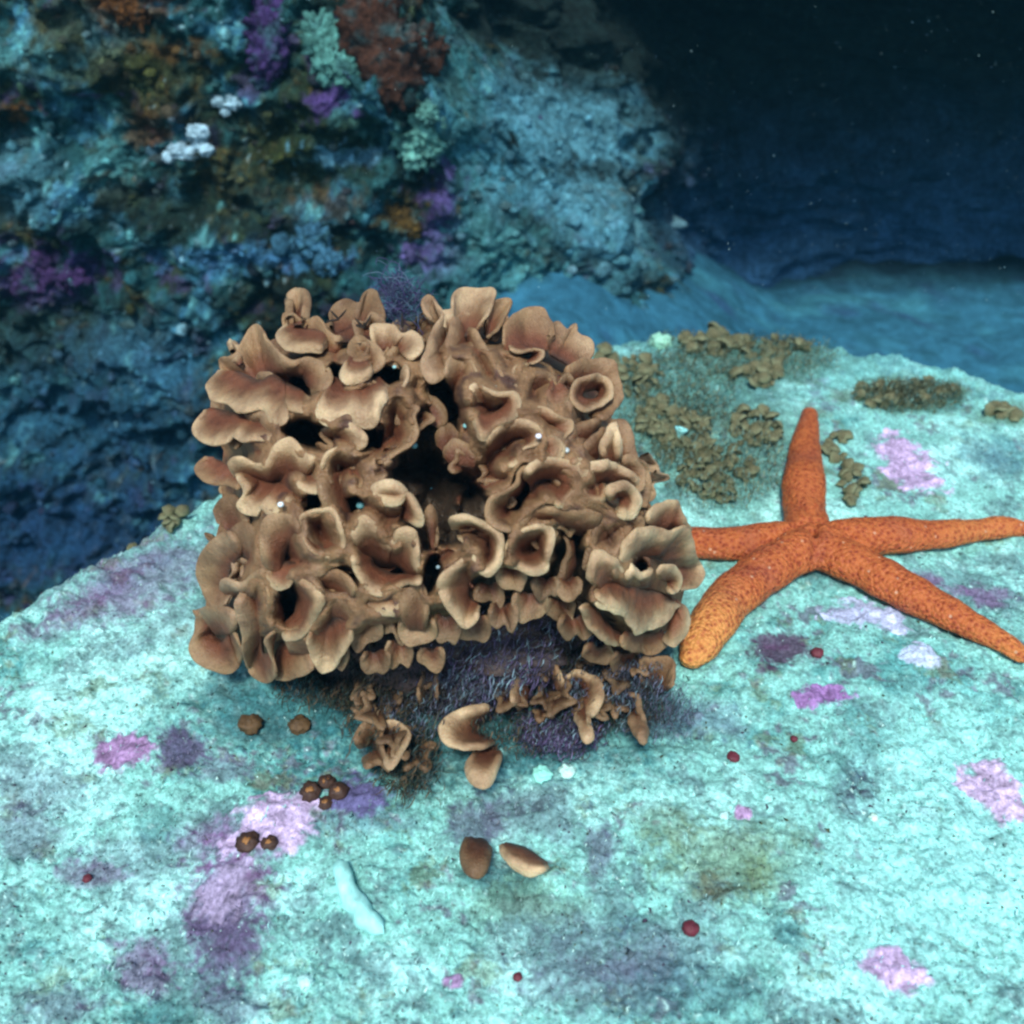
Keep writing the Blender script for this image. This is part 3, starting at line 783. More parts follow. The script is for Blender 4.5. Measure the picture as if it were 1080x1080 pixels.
 dict(rim=[(222,545),(232,530),(244,524),(256,532),(266,548)], root=[(240,560),(252,562),(262,566)], rd=8, rh=-6, pale=.2, tone=.75),
 dict(rim=[(228,616),(240,610),(256,614),(268,604),(276,600),(284,606)], root=[(240,628),(252,630),(264,626),(276,622)], rd=10, rh=4, pale=.4, tone=.95),
 dict(rim=[(278,606),(286,616),(295,622),(304,617),(311,608),(322,606)], root=[(280,592),(294,590),(308,592),(322,594)], rd=8, rh=7, pale=1),
 dict(rim=[(309,609),(322,612),(336,622),(343,633),(337,646),(329,660),(317,672),(303,675),(296,668)], root=[(311,620),(314,628),(314,638),(312,646),(306,652),(300,656)], rd=18, rh=8, pale=.8),
 dict(rim=[(248,622),(250,645),(255,665),(257,690),(264,706),(275,716),(286,718),(291,708),(283,690),(280,672),(292,664)], root=[(268,626),(274,640),(278,654),(276,668),(276,680),(280,690),(286,684),(288,676),(294,660)], rd=8, rh=7, pale=.5),
 dict(rim=[(262,620),(270,612),(280,618),(284,634),(282,652),(290,664)], root=[(292,628),(298,640),(300,652)], rd=20, rh=6, pale=.2),
 dict(rim=[(286,716),(300,717),(315,713),(326,706),(334,698)], root=[(294,680),(306,676),(318,676),(326,680)], rd=14, rh=2, pale=.3),
 dict(rim=[(300,674),(312,668),(324,668),(332,676)], root=[(306,694),(318,694),(326,694)], rd=18, rh=4, pale=.4),
 dict(rim=[(324,668),(325,682),(331,698),(340,709),(351,706),(359,692),(368,680),(374,668)], root=[(334,652),(346,650),(358,652),(368,654)], rd=6, rh=6, pale=.8),
 dict(rim=[(330,604),(344,600),(358,603),(370,612),(378,626)], root=[(338,624),(348,628),(358,632),(366,640)], rd=20, rh=3, pale=.3),
 dict(rim=[(338,646),(346,634),(358,628),(370,634),(378,648),(372,664)], root=[(346,656),(356,656),(364,658)], rd=12, rh=0, pale=.2, tone=.8),
 dict(rim=[(456,466),(462,455),(474,448),(482,458),(492,470)], root=[(466,478),(478,480),(488,484)], rd=18, rh=-16, pale=.1, tone=.7),
 dict(rim=[(466,478),(472,472),(480,464),(492,468),(500,482)], root=[(476,490),(490,492),(500,494)], rd=12, rh=-8, pale=.5, tone=.8),
 dict(rim=[(450,560),(448,545),(453,533),(459,540),(462,560),(460,572)], root=[(455,580),(458,584)], rd=12, rh=-10, pale=.4, tone=.8),
]
for f in FR:
    frond(**f)

rr = np.random.default_rng(33)
# back half of the colony (away from the camera): the same ruffles, set on the far side
cen = at(np.array(CX), np.array(CY), np.array(0.465))
for i in range(46):
    th = rr.uniform(-1.35, 1.35); phv = rr.uniform(-.25, 1.25)
    dirv = np.array([math.sin(th) * math.cos(phv), math.cos(th) * math.cos(phv), math.sin(phv)])
    rad = np.array([.118, .085, .085])
    c0 = cen + dirv * rad
    if c0[2] < .012: c0[2] = .012
    qx, qy, qd = proj(c0[None])
    r = rr.uniform(16, 30); a0 = rr.uniform(0, 6.28); n = 10
    if ((qx[0] - CX) / RX) ** 2 + ((qy[0] - CY) / RY) ** 2 > .62: continue
    tpts = [a0 + (k / (n - 1) - .5) * rr.uniform(3.2, 4.4) for k in range(n)]
    rim = [(qx[0] + r * (1 + .3 * math.sin(2.2 * k)) * math.cos(t), qy[0] + r * (1 + .3 * math.sin(2.2 * k)) * math.sin(t)) for k, t in enumerate(tpts)]
    rt = [(qx[0] + 5 * math.cos(t), qy[0] + 5 * math.sin(t)) for t in (a0 - 1.2, a0, a0 + 1.2)]
    frond(rim, rt, rd=-26, rh=0, pale=.5, depth=lambda x, y, dd=qd[0]: np.full(np.shape(x), dd), roll=-3)

# solid heart of the colony: a closed lumpy body just under the lobes, pierced by the dark slots
nr_, nc_ = 60, 90
ph = np.linspace(0.001, math.pi - .001, nr_)[:, None]; tt = np.linspace(0, 2 * math.pi, nc_, endpoint=False)[None, :]
S = np.stack([np.sin(ph) * np.cos(tt), np.sin(ph) * np.sin(tt), np.cos(ph) + 0 * tt], -1).reshape(-1, 3)
SIL = np.array([(224, 405), (246, 380), (305, 352), (350, 340), (400, 348), (440, 352), (480, 330), (525, 335), (590, 360), (632, 388), (640, 430), (658, 480), (672, 530), (712, 562),
                (726, 600), (712, 656), (685, 680), (620, 662), (570, 640), (520, 640), (440, 668), (370, 694), (330, 700), (280, 700), (240, 692), (218, 676), (222, 600), (236, 540), (236, 475), (222, 450)], float)
Cc = np.array([455., 515.])
aa = np.arctan2(SIL[:, 1] - Cc[1], SIL[:, 0] - Cc[0]); rr_ = np.hypot(*(SIL - Cc).T)
k_ = np.argsort(aa); aa, rr_ = aa[k_], rr_[k_]
aa = np.concatenate([aa - 2 * math.pi, aa, aa + 2 * math.pi]); rr_ = np.tile(rr_, 3)
nA = 380
tA = np.linspace(-math.pi, math.pi, nA, endpoint=False); RA = np.interp(tA, aa, rr_)
qf = np.linspace(0.004, 1, 150); qb = np.linspace(1, .004, 50)[1:]
def slots(px, py):
    h = 0 * px
    wb = .55 * fbm(np.stack([px / 17, py / 17, 0 * px], -1), 1.0, 2, 44)
    for (cx, cy, rx, ry, an) in [(325, 460, 24, 13, 15), (468, 425, 11, 44, -12), (452, 503, 40, 26, 20), (460, 545, 30, 30, 0), (408, 396, 16, 10, 0), (428, 608, 16, 9, 0), (360, 612, 14, 12, 0), (330, 530, 9, 9, 0),
                                 (322, 402, 13, 18, 0), (575, 541, 12, 6, -10), (600, 610, 20, 50, 0), (545, 615, 42, 16, 0), (630, 655, 22, 13, 25), (305, 635, 10, 18, 0), (372, 532, 8, 8, 0), (238, 632, 12, 14, 0), (548, 515, 8, 22, 20),
                                 (456, 470, 18, 34, 0), (500, 536, 18, 22, 0), (525, 575, 8, 20, 0), (390, 460, 12, 14, 0), (355, 400, 8, 14, 0), (305, 690, 12, 16, 0), (456, 604, 9, 17, 10), (675, 598, 8, 7, 0)]:
        a = math.radians(an)
        u_ = ((px - cx) * math.cos(a) + (py - cy) * math.sin(a)) / rx; v_ = (-(px - cx) * math.sin(a) + (py - cy) * math.cos(a)) / ry
        h = np.maximum(h, sstep(1.35, .75, np.sqrt(u_ ** 2 + v_ ** 2) + wb))
    return h
def body(q):
    return Cc[0] + np.cos(tA)[None, :] * RA[None, :] * q[:, None], Cc[1] + np.sin(tA)[None, :] * RA[None, :] * q[:, None]
px, py = body(qf)
hole = slots(px, py)
df = dome(px, py)
Pn = np.stack([px / 40, py / 40, 0 * px], -1)
RM = np.vstack(RIMS)[::2]
gp = np.stack([px.ravel(), py.ravel()], 1)
near = np.empty(len(gp)); nd = np.empty(len(gp)); acc = np.empty(len(gp))
for i0 in range(0, len(gp), 3000):
    D2 = ((gp[i0:i0 + 3000, None, :] - RM[None, :, :2]) ** 2).sum(-1)
    near[i0:i0 + 3000] = np.sqrt(D2.min(1))
    wt = np.exp(-D2 / (2 * 9.0 ** 2)) + 1e-9
    nd[i0:i0 + 3000] = (wt * RM[None, :, 2]).sum(1) / wt.sum(1)
near = near.reshape(px.shape); nd = nd.reshape(px.shape)
# webs of flesh join neighbouring rims, sinking to hollows away from them
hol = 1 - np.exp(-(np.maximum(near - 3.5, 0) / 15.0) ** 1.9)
df = np.where(near < 45, nd, df) + .0016 + .030 * hol - .0030 * billow(Pn, 1.6, 3, 7) + .036 * hole + .002 * noise(Pn, 4.1, 4)
edge = sstep(.80, 1.0, qf)[:, None]
df = df * (1 - edge) + .474 * edge
px2, py2 = body(qb)
db = .476 + .055 * np.sqrt(1 - qb ** 2)[:, None] + .008 * noise(np.stack([px2 / 40, py2 / 40, 0 * px2], -1), 1.2, 17)
Pall = np.concatenate([at(px, py, df), at(px2, py2, db)], 0)
nRr = Pall.shape[0]
Vc = Pall.reshape(-1, 3)
Vc[:, 2] = np.maximum(Vc[:, 2], .003)
hl = np.concatenate([hole, 0 * px2]).reshape(-1)
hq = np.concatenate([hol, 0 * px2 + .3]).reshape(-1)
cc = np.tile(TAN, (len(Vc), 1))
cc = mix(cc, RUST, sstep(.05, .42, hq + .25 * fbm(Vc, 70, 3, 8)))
cc = mix(cc, (0.10, 0.05, 0.028), sstep(.5, .95, hq + .2 * fbm(Vc, 70, 3, 8)))  # shade of the hollows painted in, darkest away from the rims
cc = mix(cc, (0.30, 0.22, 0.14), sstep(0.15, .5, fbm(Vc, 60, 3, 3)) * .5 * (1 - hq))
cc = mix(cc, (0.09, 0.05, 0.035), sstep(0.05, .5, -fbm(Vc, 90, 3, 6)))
cc = mix(cc, (0.05, 0.038, 0.026), sstep(.3, .8, hl))  # slot shade painted darker still
child(mesh_np('core', Vc, grid_quads(nRr, nA, False, True), M_coral, col=cc), colony)
# flank lobes just behind the outline
for i in range(70):
    t = rr.uniform(-math.pi, math.pi)
    if .5 < t < 2.6: continue
    Rt = float(np.interp(t, aa, rr_)); zd = rr.uniform(.486, .524)
    q = math.sqrt(1 - ((zd - .476) / .055) ** 2)
    n = 9; r = rr.uniform(12, 20); phs = rr.uniform(0, 6)
    rim, rt = [], []
    for k in range(n):
        u = (k / (n - 1) - .5) * 2
        ta = t + u * r / Rt
        ro = min(Rt * .975, Rt * q + 13)
        rim.append((Cc[0] + ro * math.cos(ta), Cc[1] + ro * math.sin(ta)))
        rt.append((Cc[0] + (Rt * q - 14) * math.cos(t + u * .5 * r / Rt), Cc[1] + (Rt * q - 14) * math.sin(t + u * .5 * r / Rt)))
    frond(rim, rt, rd=0, rh=0, pale=.5, roll=0, depth=lambda x, y, dd=zd, ph=phs: dd + .007 * np.sin(.21 * (np.asarray(x) + np.asarray(y)) + ph))

# holdfast
Vc = np.array([C_BASE[0], C_BASE[1] + .016, .018]) + S * np.array([.072, .046, .042]) * (1 + .35 * noise(S, 3, 19) + .22 * billow(S, 7, 3, 33))[:, None]
HOLD = Vc.copy()
cc = np.tile(np.array([0.05, 0.04, 0.045]), (len(Vc), 1)); cc = mix(cc, (0.11, 0.075, 0.05), sstep(0, .5, noise(S, 9, 3)))
child(mesh_np('holdfast', Vc, grid_quads(nr_, nc_, False, True)[:, ::-1], M_alga, col=cc), colony)


# inner layer: deeper folds that fill the gaps between the lobes
rr = np.random.default_rng(21)
for i in range(48):
    a = rr.uniform(0, 2 * math.pi); q = math.sqrt(rr.uniform(0, 1)) * .93
    cx = CX - 8 + RX * .86 * q * math.cos(a); cy = CY - 6 + RY * .80 * q * math.sin(a)
    if slots(np.array(cx), np.array(cy)) > .3 or cy > 640 or (cy > 600 and cx > 380): continue
    r = rr.uniform(13, 24); a0 = rr.uniform(0, 6.28); n = 9
    rim = []
    for k in range(n):
        t = a0 + (k / (n - 1) - .5) * rr.uniform(3.0, 4.6)
        s_ = r * (1 + .25 * math.sin(k * 2.4 + i))
        rim.append((cx + s_ * math.cos(t), cy + s_ * math.sin(t)))
    ro = [(cx + 4 * math.cos(a0 - 1.2), cy + 4 * math.sin(a0 - 1.2)), (cx + 5 * math.cos(a0), cy + 5 * math.sin(a0)), (cx + 4 * math.cos(a0 + 1.2), cy + 4 * math.sin(a0 + 1.2))]
    frond(rim, ro, rd=24, rh=-rr.uniform(5, 12), pale=.3, tone=.85)

for i, (cx, cy, r) in enumerate([(350, 690, 15), (384, 668, 17), (412, 662, 16), (440, 668, 18), (470, 662, 14), (498, 668, 17), (530, 652, 15), (558, 640, 16), (590, 645, 15), (606, 664, 16),
                                 (420, 690, 14), (455, 695, 13), (395, 700, 14), (660, 700, 15), (630, 692, 14), (540, 610, 14), (575, 622, 13), (515, 630, 15), (600, 622, 13)]):
    pts = [(cx - r, cy - r * .9), (cx - r * 1.05, cy), (cx - r * .5, cy + r * (.7 + .4 * math.sin(i * 2.1))), (cx + r * .15, cy + r * (.55 + .3 * math.cos(i * 1.7))), (cx + r * .7, cy + r * (.8 + .4 * math.cos(i * 3.3))), (cx + r * 1.1, cy), (cx + r, cy - r)]
    frond(pts, [(cx - r * .5, cy - r), (cx, cy - r * .8), (cx + r * .5, cy - r)], rd=12, rh=-3 - 3 * (i % 3), pale=.35, tone=.62 + .1 * (i % 4))

# separate small fronds under the colony, standing on the ledge
def gdepth(lift):
    return lambda x, y: plane_depth(x, y, lift) - .002


LOW = [
 (dict(rim=[(520,742),(500,745),(480,752),(466,765),(467,780),(482,789),(502,789),(520,785)], root=[(516,756),(512,760),(508,764),(508,772),(512,776),(518,778)], rd=10, rh=22, pale=.9, th=2.4), ),
 (dict(rim=[(497,796),(493,812),(499,825),(511,829),(520,820),(525,806),(529,794)], root=[(506,786),(514,786),(522,788)], rd=6, rh=18, pale=.9, th=2.2), ),
 (dict(rim=[(542,747),(541,728),(548,712),(562,704),(578,702),(590,708),(596,724)], root=[(556,744),(560,734),(568,726),(580,724),(588,734)], rd=6, rh=26, pale=.6, th=2.0), ),
 (dict(rim=[(556,694),(568,674),(578,662),(585,670),(585,690),(590,714)], root=[(566,708),(576,712),(584,716)], rd=0, rh=30, pale=.3, th=2.0), ),
 (dict(rim=[(588,716),(604,709),(618,712),(633,720),(636,735),(630,750),(621,760),(625,780),(617,784),(611,766),(606,752)], root=[(598,730),(604,726),(614,728),(618,736),(614,748)], rd=2, rh=24, pale=.6, th=2.0), ),
 (dict(rim=[(658,732),(672,736),(677,755),(682,774),(678,784),(668,772),(660,754)], root=[(664,728),(668,740),(670,752)], rd=4, rh=16, pale=.2, th=2.4, tone=.8), ),
 (dict(rim=[(674,716),(677,696),(690,692),(708,697),(711,711),(708,724)], root=[(680,732),(696,732)], rd=8, rh=20, pale=.3, tone=.9, th=2), ),
 (dict(rim=[(440,740),(445,715),(450,690),(456,678),(460,700),(463,738)], root=[(446,748),(458,748)], rd=6, rh=26, pale=.5, tone=.8), ),
 (dict(rim=[(372,790),(376,770),(390,758),(404,762),(402,780),(408,800),(410,814),(400,806),(388,810),(376,806)], root=[(392,786),(396,790)], rd=6, rh=17, pale=.2, tone=.75), ),
 (dict(rim=[(398,768),(410,760),(424,764),(432,776),(426,792),(418,806),(410,812),(402,798)], root=[(412,780),(414,784)], rd=4, rh=20, pale=.7, tone=.9), ),
 (dict(rim=[(378,752),(374,730),(384,712),(400,708),(416,714),(424,730),(420,750)], root=[(392,742),(404,742)], rd=8, rh=20, pale=.1, tone=.5), ),
 (dict(rim=[(360,700),(366,684),(380,680),(392,690),(396,706)], root=[(372,712),(386,714)], rd=8, rh=20, pale=.1, tone=.5), ),
]
rl = np.random.default_rng(11)
for i in range(54):
    cx, cy = [(400, 740), (410, 700), (640, 700), (600, 690), (680, 700), (560, 735), (430, 780), (385, 720), (620, 730), (505, 665), (450, 700), (485, 670), (525, 705), (560, 698), (600, 715), (540, 650), (640, 668), (470, 700)][i % 18]
    cx += rl.normal() * 16; cy += rl.normal() * 14
    r = rl.uniform(9, 18); a0 = rl.uniform(0.3, 2.9); pts = []
    for k in range(8):
        t = a0 + (k / 7 - .5) * 3.6
        pts.append((cx + r * (1 + .35 * math.sin(k * 2.3 + i)) * math.cos(t), cy + r * (1 + .35 * math.sin(k * 2.3 + i)) * math.sin(t)))
    LOW.append((dict(rim=pts, root=[(cx - 4 * math.sin(a0), cy + 4 * math.cos(a0)), (cx + 4 * math.sin(a0), cy - 4 * math.cos(a0))], rd=8, rh=rl.uniform(9, 24), pale=.3, tone=rl.uniform(.45, .8), th=1.8), ))
for (d_,) in LOW:
    d_['depth'] = gdepth(.004)
    frond(**d_)

# ------------------------------------------------------------------ starfish
ARMS = [
 [(854, 566, 27), (850, 535, 25), (848, 505, 23.5), (849, 475, 18.5), (852, 450, 13), (854, 436, 10)],
 [(858, 570, 28), (900, 566, 28), (945, 563, 25), (985, 560, 21), (1025, 553, 16), (1060, 548, 14.5), (1080, 550, 11)],
 [(860, 574, 28), (900, 592, 28), (945, 617, 27), (990, 642, 23), (1030, 664, 19), (1060, 680, 16.5), (1074, 690, 13)],
 [(851, 574, 28), (820, 590, 29), (793, 607, 29), (768, 630, 28), (750, 655, 26), (737, 676, 22), (731, 686, 16)],
 [(851, 567, 26), (815, 566, 26), (780, 567, 24), (745, 565, 22), (715, 562, 20), (690, 560, 16), (676, 559, 12)],
]
star_c = ground_pt(855, 570)
vs, fs = [], []
off = 0
for ai, arm in enumerate(ARMS):
    A = curve(arm, 40)
    cen_ = []
    for px, py, hw in A:
        # arm middle rises half its height over the rock
        r = hw * .91 / 540 * T * float(plane_depth(px, py)) * (1 + .05 * math.sin(px * .11 + ai) * math.cos(py * .13))
        z = r * .45
        p = plane_pt(px, py + 2, z + .001)
        p[2] = float(ledge_height(p[0], p[1], False)) + z + .0005
        cen_.append((p[0], p[1], p[2], r))
    K = np.array(cen_)
    tan = np.gradient(K[:, :3], axis=0); tan[:, 2] *= .5; tan /= np.linalg.norm(tan, axis=1)[:, None]
    side = np.cross(tan, [0, 0, 1]); side /= np.linalg.norm(side, axis=1)[:, None]
    up = np.cross(side, tan)
    ns = 28
    th = np.linspace(0, 2 * math.pi, ns, endpoint=False)
    rings = []
    # rounded tip
    tipc, tipr, tt_ = K[-1, :3], K[-1, 3], tan[-1]
    allr = [(K[i, :3], K[i, 3], side[i], up[i]) for i in range(len(K))]
    for a in (.35, .7, 1.0, 1.25, 1.45):
        allr.append((tipc + tt_ * tipr * math.sin(a), tipr * math.cos(a), side[-1], up[-1]))
    for (c_, r_, s_, u2) in allr:
        e = np.cos(th)[:, None] * s_ * r_ + np.sin(th)[:, None] * u2 * r_ * np.where(np.sin(th) > 0, .86, .55)[:, None]
        rings.append(c_ + e)
    Rg = np.array(rings)
    nR = len(Rg)
    q = grid_quads(nR, ns, False, True)
    vs.append(Rg.reshape(-1, 3)); fs += (q + off).tolist()
    vs.append(np.array([Rg[0].mean(0), Rg[-1].mean(0)]))
    i0 = off + nR * ns
    for k in range(ns):
        fs.append([off + (k + 1) % ns, off + k, i0])
        fs.append([off + (nR - 1) * ns + k, off + (nR - 1) * ns + (k + 1) % ns, i0 + 1])
    off += nR * ns + 2
me = bpy.data.meshes.new('tmp_star')
me.from_pydata([tuple(v) for v in np.vstack(vs) - star_c], [], fs)
me.update()
tmp = bpy.data.objects.new('tmp_star', me); COL.objects.link(tmp)
rmod = tmp.modifiers.new('r', 'REMESH'); rmod.mode = 'VOXEL'; rmod.voxel_size = 0.0011; rmod.use_smooth_shade = True
smod = tmp.modifiers.new('s', 'SMOOTH'); smod.iterations = 5; smod.factor = .5
dg = bpy.context.evaluated_depsgraph_get()
ev = tmp.evaluated_get(dg)
me2 = bpy.data.meshes.new_from_object(ev)
bpy.data.objects.remove(tmp)
n = len(me2.vertices)
co = np.empty(n * 3, np.float32); me2.vertices.foreach_get('co', co); co = co.reshape(-1, 3).astype(float)
wp = co + star_c
no = np.empty(n * 3, np.float32); me2.vertices.foreach_get('normal', no); no = no.reshape(-1, 3)
co = co + no * (0.0006 * fbm(wp, 110, 2, 301) + .0012 * noise(wp, 38, 305))[:, None]
ctr2 = star_c[:2]
for (qx_, qy_, wd) in [(857, 625, 1.0), (805, 575, .8), (880, 520, .8), (930, 590, .9), (825, 520, .8)]:
    e2 = plane_pt(qx_, qy_, .01)[:2] - ctr2
    Lq = np.linalg.norm(e2); e2 /= Lq
    r2 = wp[:, :2] - ctr2
    al = r2 @ e2; ac = np.abs(r2 @ np.array([-e2[1], e2[0]]))
    co[:, 2] -= .0026 * wd * np.exp(-(ac / .0022) ** 2) * sstep(-.002, .008, al) * sstep(.06, .03, al) * (no[:, 2] > 0)
me2.vertices.foreach_set('co', co.astype(np.float32).ravel())
at_ = me2.color_attributes.new('tint', 'FLOAT_COLOR', 'POINT')
ppx, ppy, _ = proj(wp)
sc_ = np.tile(np.array([0.40, 0.095, 0.027]), (n, 1))
sc_ = mix(sc_, (0.31, 0.072, 0.029), sstep(-.1, .4, fbm(wp, 30, 3, 310)))
# paler orange on the lower-left arm's end and towards the arm tips
dl = np.hypot(ppx - 735, ppy - 690)
sc_ = mix(sc_, (0.56, 0.21, 0.06), sstep(105, 20, dl))
sc_ = mix(sc_, (0.50, 0.15, 0.04), sstep(60, 15, np.hypot(ppx - 1035, ppy - 550)) * .7)
sc_ = mix(sc_, (0.50, 0.15, 0.04), sstep(70, 10, np.hypot(ppx - 1070, ppy - 690)) * .7)
c4 = np.ones((n, 4), np.float32); c4[:, :3] = sc_
at_.data.foreach_set('color', c4.ravel())
me2.materials.clear(); me2.materials.append(M_star)
me2.polygons.foreach_set('use_smooth', np.ones(len(me2.polygons), bool))
star = bpy.data.objects.new('starfish', me2); COL.objects.link(star)
star.location = star_c
tag(star, 'orange red starfish with five knobbly arms lying on the pale rock', 'starfish')
me2.name = 'starfish'

# ------------------------------------------------------------------ crusts on the ledge
LIL = (0.55, 0.44, 0.68)
crusts = [
 ('lilac coralline crust with jagged rim on the rock above the starfish right arm', 958, 488, 36, 30, LIL, 0),
 ('broad pale lilac crust in front of the colony beside the brown buttons', 286, 866, 56, 34, (.62, .52, .78), -12),
 ('slate blue violet crust touching the dangling brown fronds', 375, 838, 42, 26, (.12, .12, .26), -5),
 ('small purple pink crust left of the colony front', 128, 790, 28, 20, (.36, .24, .44), -15),
 ('round lilac crust near the bottom right corner of the rock', 940, 1018, 34, 28, (.58, .46, .70), 0),
 ('lilac crust with a brown spot at the right edge of the rock', 1050, 830, 34, 34, (.60, .50, .72), 0),
 ('tiny round purple crust in the open pale rock', 783, 853, 12, 9, (.46, .32, .54), 0),
 ('slim purple crust streak below the starfish', 870, 729, 34, 11, (.34, .20, .46), -12),
 ('long whitish lilac crust under the lower right arm of the starfish', 915, 645, 52, 16, (.50, .58, .80), 20),
 ('whitish lilac crust beyond the lower right arm shadow', 975, 690, 24, 12, (.50, .62, .80), 25),
 ('thin lilac smear running toward the bottom left', 242, 935, 34, 30, (.36, .32, .48), 10),
 ('tiny purple crust near the bottom edge of the rock', 478, 1035, 13, 11, (.34, .24, .42), 0),
]
for i, (lb, a, b, rx, ry, cl, an) in enumerate(crusts):
    conform_patch('coralline_crust', M_rock, lb, 'crust', a, b, rx, ry, cl, an, seed=i * 3, group='coralline crusts on the rock')

# ------------------------------------------------------------------ little growths
SPH = S.copy(); SQ = None


def ball(name, c, rad, colr, mat, seed=0, lump=.15, n=(14, 20), col2=None, smooth=True):
    a, b = n
    p_ = np.linspace(0.02, math.pi - .02, a)[:, None]; t_ = np.linspace(0, 2 * math.pi, b, endpoint=False)[None, :]
    S_ = np.stack([np.sin(p_) * np.cos(t_), np.sin(p_) * np.sin(t_), np.cos(p_) + 0 * t_], -1).reshape(-1, 3)
    V_ = S_ * np.asarray(rad) * (1 + lump * noise(S_, 2.2, seed) + lump * .5 * noise(S_, 5, seed + 1))[:, None]
    q_ = grid_quads(a, b, False, True)[:, ::-1]
    cc_ = np.tile(np.array(colr, float), (len(V_), 1))
    if col2 is not None:
        cc_ = mix(cc_, col2, sstep(.2, .9, S_[:, 2] + .4 * noise(S_, 3, seed + 4)))
    o_ = mesh_np(name, V_, q_, mat, col=cc_)
    o_.location = c
    return o_


def on_rock(px, py, rpx, colr, name, label, cat, mat=M_soft, flat=.7, seed=0, group=None, col2=None, lump=.2):
    p = ground_pt(px, py)
    r = rpx / 540 * T * proj(p[None])[2][0]
    p[2] += r * flat * .45
    return tag(ball(name, p, (r, r, r * flat), colr, mat, seed, lump, col2=col2), label, cat, group)


# pale chalky tube
A = curve([(357, 908, 9), (362, 925, 10), (370, 945, 11), (382, 965, 11.5), (396, 980, 10), (404, 986, 6)], 22)
rings = []
prev = None
K = []
for px, py, hw in A:
    p = ground_pt(px, py); r = hw / 540 * T * proj(p[None])[2][0]; p[2] = float(ledge_height(p[0], p[1], False)) + r * .75 + .001
    K.append((*p, r))
K = np.array(K); tan = np.gradient(K[:, :3], axis=0); tan /= np.linalg.norm(tan, axis=1)[:, None]
sd_ = np.cross(tan, [0, 0, 1]); sd_ /= np.linalg.norm(sd_, axis=1)[:, None]; up_ = np.cross(sd_, tan)
th = np.linspace(0, 2 * math.pi, 16, endpoint=False)
ends = [0.05, .6, .9] + [1] * (len(K) - 6) + [.9, .6, .05]
V = np.array([K[i, :3] + (np.cos(th)[:, None] * sd_[i] + np.sin(th)[:, None] * up_[i]) * K[i, 3] * ends[i] for i in range(len(K))])
V = V.reshape(-1, 3); V = V + .0012 * fbm(V, 160, 3, 3)[:, None] * np.array([1, 1, .5]); V[:, 2] -= .0016
c0 = K[len(K) // 2, :3]
o = mesh_np('calcareous_tube', V - c0, grid_quads(len(K), 16, False, True)[:, ::-1], M_tube, col=np.clip(np.array([0.36, 0.86, 0.80]) * (1 + .8 * fbm(V, 220, 3, 8))[:, None], 0, .95))
o.location = c0
tag(o, 'pale turquoise chalky tube lying curved on the rock near the bottom', 'worm tube')


# orange brown button polyps
def button(px, py, r_px, label, seed):
    p = ground_pt(px, py)
    r = r_px / 540 * T * proj(p[None])[2][0]
    root = empty('cup_coral', p, label, 'cup coral', 'brown cup corals on the lilac crust')
    b1 = ball('cup', (0, 0, r * .2), (r, r, r * .7), (0.055, 0.028, 0.018), M_soft, seed, .5); b1.parent = root
    b2 = ball('mouth', (0, -r * .2, r * .72), (r * .4, r * .36, r * .25), (0.30, 0.14, 0.04), M_soft, seed + 5, .5); b2.parent = root


button(328, 836, 11, 'left one of the brown cup corals with orange centre on the violet crust', 1)
button(357, 835, 11, 'right one of the brown cup corals with orange centre on the violet crust', 2)
button(344, 823, 9, 'small dark cup coral behind the orange centred pair', 3)
button(343, 845, 8, 'small dark cup coral in front of the orange centred pair', 4)
button(262, 890, 12, 'dark brown cup coral on the lilac crust, left of its pair', 5)
button(284, 889, 9, 'smaller orange brown cup coral on the lilac crust, right of its pair', 6)

reds = [(862, 688, 7, 'dark red nodule on pale rock right below the starfish middle'), (774, 795, 7, 'dark red nodule left of centre between starfish and olive patch'),
        (838, 777, 4, 'tiny red nodule in the pale rock above the dark patch'), (729, 976, 9, 'largest dark red nodule near the bottom of the rock'),
        (92, 927, 5, 'small red nodule at the far left of the rock'), (546, 1030, 5, 'small dull red nodule at the bottom middle')]
for i, (a, b, r, lb) in enumerate(reds):
    on_rock(a, b, r, (0.13, 0.022, 0.035), 'red_nodule', lb, 'sponge', seed=i, group='dark red nodules on the rock', lump=.35)
whites = [(598, 812, 9, (0.55, 0.95, 0.85), 'white green pebble, right one of the pair in front of the colony'), (571, 817, 10, (0.30, 0.82, 0.70), 'aqua pebble, left one of the pair in front of the colony'),
          (697, 358, 11, (0.30, 0.66, 0.50), 'pale green knob on the far rim of the rock right of the colony'), (764, 858, 5, (.5, .9, .85), 'tiny white chip beside the small purple crust'),
          (922, 859, 5, (.6, .95, .8), 'tiny pale yellow chip under the dark patch'), (322, 1034, 9, (.5, .95, .9), 'white chip at the bottom left of the rock')]
for i, (a, b, r, cl, lb) in enumerate(whites):
    on_rock(a, b, r, cl, 'pale_pebble', lb, 'pebble', mat=M_tube, seed=i + 30, lump=.7, group='pale pebbles on the rock')

